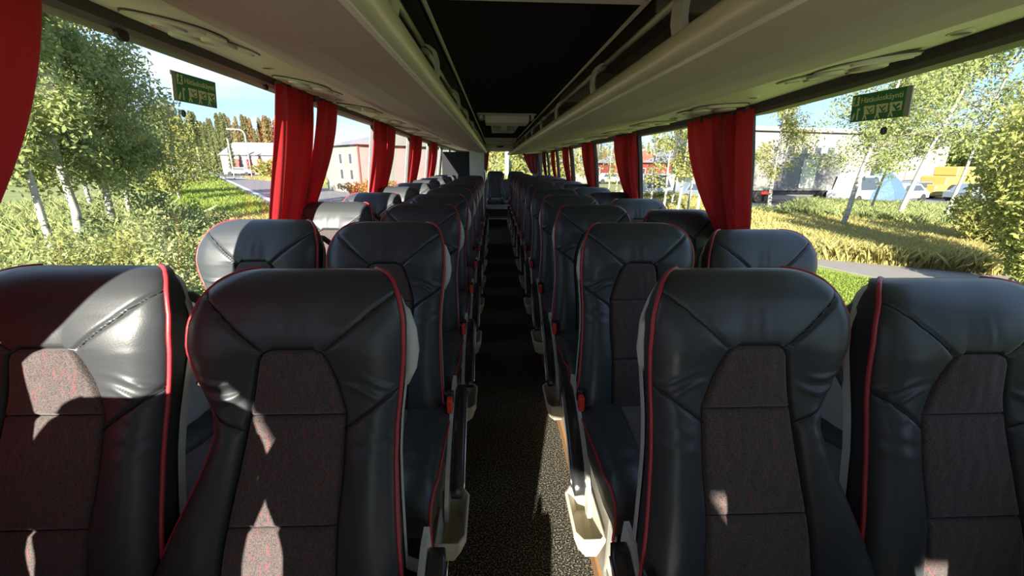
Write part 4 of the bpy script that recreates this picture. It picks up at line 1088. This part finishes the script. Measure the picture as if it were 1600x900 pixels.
# right window
birch(1213, 25, 150, 1.5, 'thin birch with a pale trunk close to the right red curtain', n=4200, seed=11, crown0=.35, leaf=.065, tr=.11, leafm='leaf_yellow')
birch(1338, 20.5, 20, 2.2, 'birch with a leaning white trunk under the right exit sign', n=11000, seed=12, crown0=.30, leaf=.055, tr=.10, lean=.13)
birch(1425, 25, 0, 2.8, 'birch with a double leaning trunk right of the right exit sign', n=14000, seed=13, crown0=.34, leaf=.065, tr=.11, lean=.18, leafm='leaf_birch')
birch(1378, 27, 60, 2.0, 'thin dark-stemmed birch between the two leaning birches', n=3500, seed=14, crown0=.30, leaf=.07, tr=.06, lean=.12)
birch(1500, 26, -10, 2.8, 'tall loose birch behind the yellow bush, right window', n=7000, seed=15, crown0=.34, leaf=.07, lean=.1)
for k, (px, tp, dd, nn) in enumerate(((1085, 130, 22, 1500), (1070, 120, 20, 1800), (1058, 160, 24, 1500), (1046, 180, 21, 1200), (1023, 150, 27, 900), (955, 205, 26, 500), (967, 200, 29, 500), (1100, 120, 20, 2000), (905, 200, 30, 1200), (915, 190, 34, 1200))):
    birch(px, dd, tp, 1.1, 'slender birch stem, number %d from the right among those between the red curtains' % (k+1) if False else
          ['slender birch just left of the first right-hand curtain', 'paired slender birch, right stem of the two', 'paired slender birch, left stem of the two', 'thin birch left of the pair of stems', 'lone thin birch in front of the white car', 'pale thin trunk between the second and third right curtains', 'second pale thin trunk near the second right curtain', 'slender birch mostly behind the first right-hand curtain', 'thin birch seen past the third right curtain', 'farther thin birch seen past the third right curtain'][k],
          n=nn, seed=40+k, crown0=.35, leaf=.07, tr=.07, leafm='leaf_yellow', cl=18)
# bushes
def shrub(px, dist, hgt, w, label, leafm, n, seed, leaf=.045, d2=None, name='shrub'):
    p = far(px, 254, dist); r = random.Random(seed)
    o = thing(name, label, 'shrub', (p.x, p.y, GROUND)); mb = MB(); blobs = []
    for k in range(16):
        a = r.uniform(0, 6.28); q = r.uniform(.1, 1)*w; hh = hgt*r.uniform(.6, 1)*(1-.35*q/w)
        e = Vector((math.cos(a)*q, math.sin(a)*q, hh)); mb.tube([(math.cos(a)*q*.2, math.sin(a)*q*.2, 0), e*.55+Vector((0, 0, .05)), e], [.014, .009, .003], 5)
        for z in np.linspace(.15, 1, 5): blobs.append((e.x*z, e.y*z, e.z*z, .16*w+.06, .16*w+.06, .13*hgt+.05))
    obj('stems', mb.me('stems'), M['bark'], o); lv = leaves('foliage', n, blobs, leaf, M[leafm], seed+7, o); lv['kind'] = 'stuff'; return o
SH = [(20, 5.5, 1.6, 1.0, 'leaf_willow'), (75, 6.2, 1.6, 1.0, 'leaf_willow'), (130, 6.4, 1.5, .9, 'leaf_willow'), (180, 7.0, 1.5, .9, 'leaf_willow'), (225, 8.0, 1.5, .9, 'leaf_willow'), (262, 9.0, 1.4, .8, 'leaf_willow'),
      (110, 8.6, 1.9, 1.3, 'leaf_yellow'), (170, 9.6, 1.9, 1.2, 'leaf_willow'), (60, 8.8, 1.9, 1.3, 'leaf_willow'), (235, 11.5, 1.7, 1.3, 'leaf_willow'), (280, 12.0, 1.4, 1.0, 'leaf_willow'),
      (215, 15, 2.1, 1.6, 'leaf_dark'), (150, 12, 1.7, 1.4, 'leaf_dark'), (262, 17, 1.7, 1.5, 'leaf_dark')]
SL = ['at the lower left corner by the curtain foot', 'just above the nearest left window seat', 'above the headrest of the nearest left window seat', 'right of it, behind the nearest left seats', 'left of the small exit label', 'beside the small exit label, nearest the verge',
      'yellowish and bright, below the big birch', 'below the gap between the birches', 'beside the big curtain, farther out', 'at the edge of the verge, middle distance', 'rightmost before the mown verge',
      'dark, under the smaller birch', 'dark, under the big birch trunk', 'dark, in front of the lone young birch']
for k, (px, d, h, w, lm) in enumerate(SH):
    shrub(px, d, h, w, 'leafy willow shrub outside the left window, '+SL[k], lm, 6500 if d < 10 else 5000, 200+k, .034 if d < 10 else .05)
shrub(1740, 13.5, 5.6, 1.7, 'tall bright yellow-green bush at the right edge of the right window', 'leaf_yellow', 26000, 301, .06, name='tall_bush')
shrub(1620, 19, 3.2, 1.3, 'lower yellow-green bush left of the tall right-edge bush', 'leaf_yellow', 12000, 302, .065)
shrub(1440, 33, 0.9, 3.0, 'low green bush before the parking area', 'leaf_dark', 3500, 303, .09)
shrub(1235, 24, .9, 2.0, 'low dark bush at the foot of the grey trailer', 'leaf_dark', 3500, 304, .08)
shrub(1500, 75, 7.0, 10, 'round green treetops behind the yellow machine', 'leaf_birch', 9000, 305, .35, name='distant_tree')
shrub(575, 33, 1.5, 2.4, 'orange-tinged bush before the white building, left windows', 'leaf_orange', 5000, 306, .10)
shrub(612, 36, 1.2, 2.0, 'second orange-tinged bush farther along the white building', 'leaf_orange', 3500, 307, .10)
shrub(425, 75, 3.0, 3.0, 'small yellow-green bush before the long low building', 'leaf_yellow', 2500, 308, .22)
shrub(1045, 30, 1.0, 2.2, 'low yellow-green bush at the feet of the thin birches', 'leaf_yellow', 4500, 309, .08)
shrub(1090, 24, .9, 1.8, 'low yellow bush left of the first right curtain', 'leaf_yellow', 4000, 310, .07)

# ---- spruce forest
def spruce_mesh(seed, n=2600):
    r = np.random.RandomState(seed); t = r.rand(n)**.8; R = .125*(1-t)**.85+.008
    lay = .75+.25*np.cos(t*60); a = r.uniform(0, 6.283, n); q = R*lay*r.uniform(.35, 1, n)
    C = np.stack([np.cos(a)*q, np.sin(a)*q, .06+.94*t-q*.35], 1); s = .020*(.5+r.rand(n))[:, None]
    d = np.stack([np.cos(a), np.sin(a), -.5+0*a], 1); e = np.stack([-np.sin(a), np.cos(a), r.normal(0, .3, n)], 1)
    V = np.stack([C-d*s, C+e*s*.6, C+d*s*1.3, C-e*s*.6], 1).reshape(-1, 3); F = np.arange(n*4).reshape(-1, 4)
    return mesh('spruce_foliage', V, F)
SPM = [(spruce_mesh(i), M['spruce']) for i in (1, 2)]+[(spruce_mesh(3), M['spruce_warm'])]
tr_me = MB(); tr_me.tube([(0, 0, 0), (0, 0, .9)], [.012, .003], 6); tr_me = tr_me.me('spruce_trunk'); tr_me.materials.append(M['bark'])
r = random.Random(9)
def spruce(px, dist, hgt, k, grp, label):
    p = far(px, 254, dist); o = thing('spruce_tree', label, 'tree', (p.x, p.y, GROUND), r.uniform(0, 6), grp); o.scale = (hgt*r.uniform(.9, 1.1),)*2+(hgt,)
    obj('trunk', tr_me, None, o); me_, m_ = SPM[k]; obj('foliage', me_, m_, o)['kind'] = 'stuff'
for i in range(72):
    cI, rI = i % 18, i//18
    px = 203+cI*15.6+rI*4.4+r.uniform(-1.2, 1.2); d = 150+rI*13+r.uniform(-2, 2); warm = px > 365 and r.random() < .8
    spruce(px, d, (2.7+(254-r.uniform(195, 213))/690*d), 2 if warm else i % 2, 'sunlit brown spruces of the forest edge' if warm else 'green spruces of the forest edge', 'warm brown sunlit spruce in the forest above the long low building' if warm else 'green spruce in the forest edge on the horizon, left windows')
for i in range(46):
    px = 925+(i % 23)*8.5+(i//23)*4+r.uniform(-.8, .8); d = 175+(i//23)*22+r.uniform(-3, 3)
    spruce(px, d, 2.7+(254-r.uniform(222, 234))/690*d, 2 if i % 3 else 1, 'spruces of the low ridge', 'spruce on the low wooded ridge, far right windows')
for i in range(10):
    px = 282+i*9; spruce(px, 92+12*(i % 3), 6+r.uniform(0, 2.5), i % 2, 'young spruces before the forest', 'young spruce in front of the forest left of the long low building')
# trees behind the rear window
for k, (px, d, tp, w) in enumerate(((768, 26, 190, 3.0), (785, 32, 180, 3.4), (806, 28, 190, 3.2), (826, 24, 185, 2.8), (795, 20, 262, 1.6))):
    birch(px, d, tp, w, ['bright yellow-green tree at the left of the rear window', 'second bright tree from the left in the rear window', 'bright tree right of centre in the rear window', 'bright tree at the right edge of the rear window', 'low sapling at the foot of the trees in the rear window'][k], 'leaf_yellow', 6000, seed=90+k, crown0=.08, leaf=.12, cl=30)
p = far(792, 254, 19); o = thing('lamp_post', 'pale pole standing behind the rear window', 'pole', (p.x, p.y, GROUND)); mb = MB(); mb.tube([(0, 0, 0), (0, 0, 5)], .09, 8); obj('pole', mb.me('pole'), M['white_paint'], o)

# ------------------------------------------------------------------ buildings
def building(label, A, B, depth, h, wallm, roofm, roof='gable', rise=1.2, wins=(), z0=0, over=.35, doors=(), doorm='bred', name='building', gable_axis='long'):
    A = Vector((A[0], A[1], 0)); B = Vector((B[0], B[1], 0)); d = (B-A); Lg = d.length; ang = math.atan2(d.y, d.x)
    o = thing(name, label, 'building', (A.x, A.y, GROUND), ang)
    mb = MB(); mb.box(0, Lg, 0, depth, 0, h); obj('walls', mb.me('walls'), M[wallm], o)
    V = [(-over, -over, h), (Lg+over, -over, h), (Lg+over, depth+over, h), (-over, depth+over, h)]
    if roof == 'gable':
        V += [(-over, depth/2, h+rise), (Lg+over, depth/2, h+rise)]; F = [(0, 1, 5, 4), (2, 3, 4, 5), (0, 4, 3), (1, 2, 5), (0, 3, 2, 1)]
        mb = MB(); mb.add(V, F); obj('roof', mb.me('roof'), M[roofm], o)
        mb = MB(); mb.add([(-.01, 0, h), (-.01, depth, h), (-.01, depth/2, h+rise*.9), (-over-.02, 0, h), (-over-.02, depth, h), (-over-.02, depth/2, h+rise*.9)], [(0, 1, 2), (3, 5, 4), (0, 3, 4, 1), (1, 4, 5, 2), (2, 5, 3, 0)]); obj('gable_wall', mb.me('gable'), M[wallm], o)
        mb = MB(); mb.add([(Lg+.01, 0, h), (Lg+.01, depth, h), (Lg+.01, depth/2, h+rise*.9), (Lg+over+.02, 0, h), (Lg+over+.02, depth, h), (Lg+over+.02, depth/2, h+rise*.9)], [(2, 1, 0), (4, 5, 3), (0, 1, 4, 3), (1, 2, 5, 4), (2, 0, 3, 5)]); obj('gable_wall', mb.me('gable'), M[wallm], o)
    else:
        mb = MB(); mb.box(-over, Lg+over, -over, depth+over, h, h+.35); obj('roof', mb.me('roof'), M[roofm], o)
    for (a, b, c, e) in wins:
        mb = MB(); mb.box(a-.08, b+.08, -.06, 0, c-.08, e+.08); f = obj('window', mb.me('window'), M['white_paint'], o)
        mb = MB(); mb.box(a, b, -.09, -.05, c, e); obj('glazing', mb.me('pane'), M['window_dark'], f)
    for (a, b, c, e) in doors:
        mb = MB(); mb.box(a, b, -.08, 0, c, e, .02); obj('door', mb.me('door'), M[doorm], o)
    return o
# far left long white building with red doors
A = gnd(346, 261.5); B = far(442, 254, 95); A = far(346, 254, 100)
L_ = math.hypot(B.x-A.x, B.y-A.y); hB = 3.3
building('long low white building with a grey roof and red doors beyond the road', A, B, 12, 3.6, 'bpale', 'bgrey', rise=2.6, doors=[(L_*a, L_*(a+.085), .1, 2.9) for a in (.22, .40, .58, .78)])
A = far(240, 254, 70); B = far(262, 254, 66)
building('small pale shed beside the lone young birch', A, B, 3, 2.1, 'bwhite', 'bgrey', roof='flat')
# left white building seen past the second curtain
A = far(508, 254, 45); B = far(562, 254, 37)
building('white building with a grey roof seen between the first and second left curtains', A, B, 14, 4.0, 'bwhite', 'bgrey', rise=1.6, wins=[(6.5, 7.0, 1.2, 2.0), (6.5, 7.0, 2.5, 3.3), (4.2, 4.7, 1.2, 2.0), (4.2, 4.7, 2.5, 3.3)], doors=[(8.35, 8.55, 0, 4.0)])
# right: big white industrial building
A = far(1000, 254, 58); B = far(1480, 254, 66)
A = far(1150, 254, 43); B = far(1478, 254, 62); Lg = math.hypot(B.x-A.x, B.y-A.y)
building('large white industrial building with a flat roof outside the right window', A, B, 7, 5.6, 'bwhite', 'bwhite', roof='flat', wins=[(Lg*a, Lg*(a+.03), 3.2, 4.3) for a in (.15, .21, .27, .33, .39)]+[(Lg*.62, Lg*.66, .6, 2.9)], doors=[(Lg*.80, Lg*.86, 0, 2.9)], doorm='bpale')
A = far(1050, 254, 45); B = far(1083, 254, 40)
building('tall white hall corner behind the slender birches, farther right window', A, B, 4, 7.8, 'bwhite', 'bgrey', roof='flat')
A = far(1000, 254, 72); B = far(1046, 254, 66)
building('red house with a grey roof between the first and second right curtains', A, B, 9, 2.9, 'bred', 'bgrey', rise=2.0, wins=[(1, 1.7, 1, 2), (2.8, 3.5, 1, 2)])
A = far(933, 254, 78); B = far(962, 254, 70)
building('reddish gabled house between the second and third right curtains', A, B, 9, 2.8, 'bred', 'bgrey', rise=2.2, wins=[(1, 1.7, 1, 2)])
A = far(872, 254, 60); B = far(932, 254, 62)
building('pale low house seen past the far right curtains', A, B, 9, 2.8, 'bpale', 'bgrey', rise=1.6)
# grey trailer
A = far(1182, 254, 35); B = far(1318, 254, 39.5); d = B-A; Lt = math.hypot(d.x, d.y)
o = thing('truck_trailer', 'long grey box trailer parked before the white building, right window', 'trailer', (A.x, A.y, GROUND), math.atan2(d.y, d.x))
mb = MB(); mb.box(0, Lt, 0, 2.5, .9, 3.55, .04); obj('box_body', mb.me('body'), M['trailer'], o)
mb = MB(); mb.box(Lt*.53, Lt*.70, -.04, 0, 1.1, 3.1, .01); obj('side_door', mb.me('door'), M['sign_edge'], o)
mb = MB(); mb.box(.3, Lt-.2, .2, 2.3, .6, .9); obj('chassis', mb.me('chassis'), M['gasket'], o)
mb = MB(); mb.box(Lt*.12, Lt*.2, -.03, .05, .65, .85); g = obj('side_marker', mb.me('red'), M['red_plastic'], o); g['label'] = 'red panel under the trailer'
for k in (.12, .20, .85):
    mb = MB(); mb.disc((0, 0, 0), .48, 18, .3, Matrix.Translation((Lt*k, .1, .48)) @ Matrix.Rotation(-math.pi/2, 4, 'X')); obj('wheel', mb.me('wheel'), M['tyre'], o)
# cars
def car(px, dist, rz, m, label, van=False, py=254):
    p = far(px, 254, dist); o = thing('car', label, 'car', (p.x, p.y, GROUND+.02), rz)
    h1, h2 = (.95, 2.0) if van else (.85, 1.42)
    prof = [(-2.1, .35), (-2.15, .75), (-2.0, h1), (-1.5, h1+.05), (-1.0 if not van else -1.45, h2), (.9 if not van else 2.0, h2), (1.6 if not van else 2.1, h1+.08), (2.15, h1-.05), (2.2, .4)]
    n = len(prof); V = []
    for y, k in ((-.85, 1), (.85, 1)): V += [(x, y*(.82 if z > h1+.1 else 1), z) for x, z in prof]
    F = [tuple(range(n))[::-1], tuple(range(n, 2*n))]+[(k, (k+1) % n, n+(k+1) % n, n+k) for k in range(n)]
    mb = MB(); mb.add(V, F); obj('body', mb.me('body'), m, o)
    for sy in (-1, 1):
        pw = [(-1.3, h1+.08), (-.95 if not van else -1.3, h2-.1), (.85, h2-.1), (1.3, h1+.08)]; V = []
        for y in (sy*.80, sy*.87): V += [(x, y*(.85 if z > h1+.2 else 1.0), z) for x, z in pw]
        mb = MB(); mb.add(V, [(0, 1, 2, 3), (7, 6, 5, 4), (0, 4, 5, 1), (1, 5, 6, 2), (2, 6, 7, 3), (3, 7, 4, 0)]); obj('side_window', mb.me('sw'), M['window_dark'], o)
        for x in (-1.35, 1.35):
            mb = MB(); mb.disc((0, 0, -.1), .34, 16, .2, Matrix.Translation((x, sy*.8, .34)) @ Matrix.Rotation(math.pi/2, 4, 'X')); obj('wheel', mb.me('wheel'), M['tyre'], o)
    return o
car(1350, 40, .4, M['car_white'], 'white van parked right of the grey trailer', True)
car(1420, 44, .35, M['car_white'], 'white car parked right of the blue tarpaulin heap')
car(1440, 52, .3, M['car_grey'], 'small dark car behind the white car, parking area')
car(1020, 33, .5, M['car_white'], 'white car between the first and second right curtains', True)
car(1062, 46, .2, M['car_blue'], 'blue car behind the slender birches')
car(1092, 34, .2, M['car_grey'], 'dark grey car beside the first right curtain')
car(955, 60, .1, M['car_white'], 'white car in front of the reddish gabled house')
car(1540, 50, .2, M['car_grey'], 'grey car right of the yellow machine')
car(372, 92, .2, M['car_white'], 'white car before the long low building, left window')
p = far(1385, 254, 42); o = thing('tarpaulin_heap', 'blue tarpaulin-covered heap between the white vehicles', 'tarpaulin', (p.x, p.y, GROUND+.02), .3)
mb = MB(); V = []; F = []
for k, (z, w_) in enumerate(((0, 2.6), (.8, 2.5), (1.6, 1.6), (2.2, .7), (2.35, .1))):
    for q in range(10):
        a = 6.283*q/10; V.append((math.cos(a)*w_+.2*math.sin(q*3+k), math.sin(a)*w_*.6, z+.1*math.sin(q*2)))
for i in range(4):
    for q in range(10): a = i*10+q; b = i*10+(q+1) % 10; F.append((a, b, b+10, a+10))
F.append(tuple(range(40, 50))); F.append(tuple(range(10))[::-1]); mb.add(V, F); obj('cloth', mb.me('cloth'), M['tarp'], o)
p = far(1497, 254, 55); o = thing('yellow_machine', 'yellow loader with raised dark forks on the parking area', 'machine', (p.x, p.y, GROUND+.02), .2)
mb = MB(); mb.box(-2.4, 2.2, -1, 1, .6, 1.9, .1); mb.box(-1.2, .9, -.9, .9, 1.9, 2.7, .08); obj('body', mb.me('body'), M['yellow'], o)
mb = MB(); mb.box(-3.6, -2.3, -1.1, 1.1, .2, 1.2, .1); obj('bucket', mb.me('bucket'), M['yellow'], o)
for x in (-1.5, 1.4):
    for sy in (-1, 1):
        mb = MB(); mb.disc((0, 0, -.2), .6, 16, .4, Matrix.Translation((x, sy, .6)) @ Matrix.Rotation(math.pi/2, 4, 'X')); obj('wheel', mb.me('wheel'), M['tyre'], o)
# lamp posts by the road
for px, d, lb in ((390, 78, 'curved street lamp before the long low building, left window'), (362, 74, 'straight pale pole left of the curved street lamp'), (312, 80, 'pale pole at the forest edge, left window')):
    p = far(px, 254, d); o = thing('street_lamp', lb, 'street lamp', (p.x, p.y, GROUND)); mb = MB()
    if px == 390: mb.tube([(0, 0, 0), (0, 0, 6.4), (-.2, 0, 6.9), (-.7, 0, 7.15), (-2.6, 0, 7.2)], .09, 8)
    else: mb.tube([(0, 0, 0), (0, 0, 5.6 if px == 362 else 4.5)], .08, 8)
    obj('pole', mb.me('pole', True), M['white_paint'], o)

bpy.context.view_layer.update()
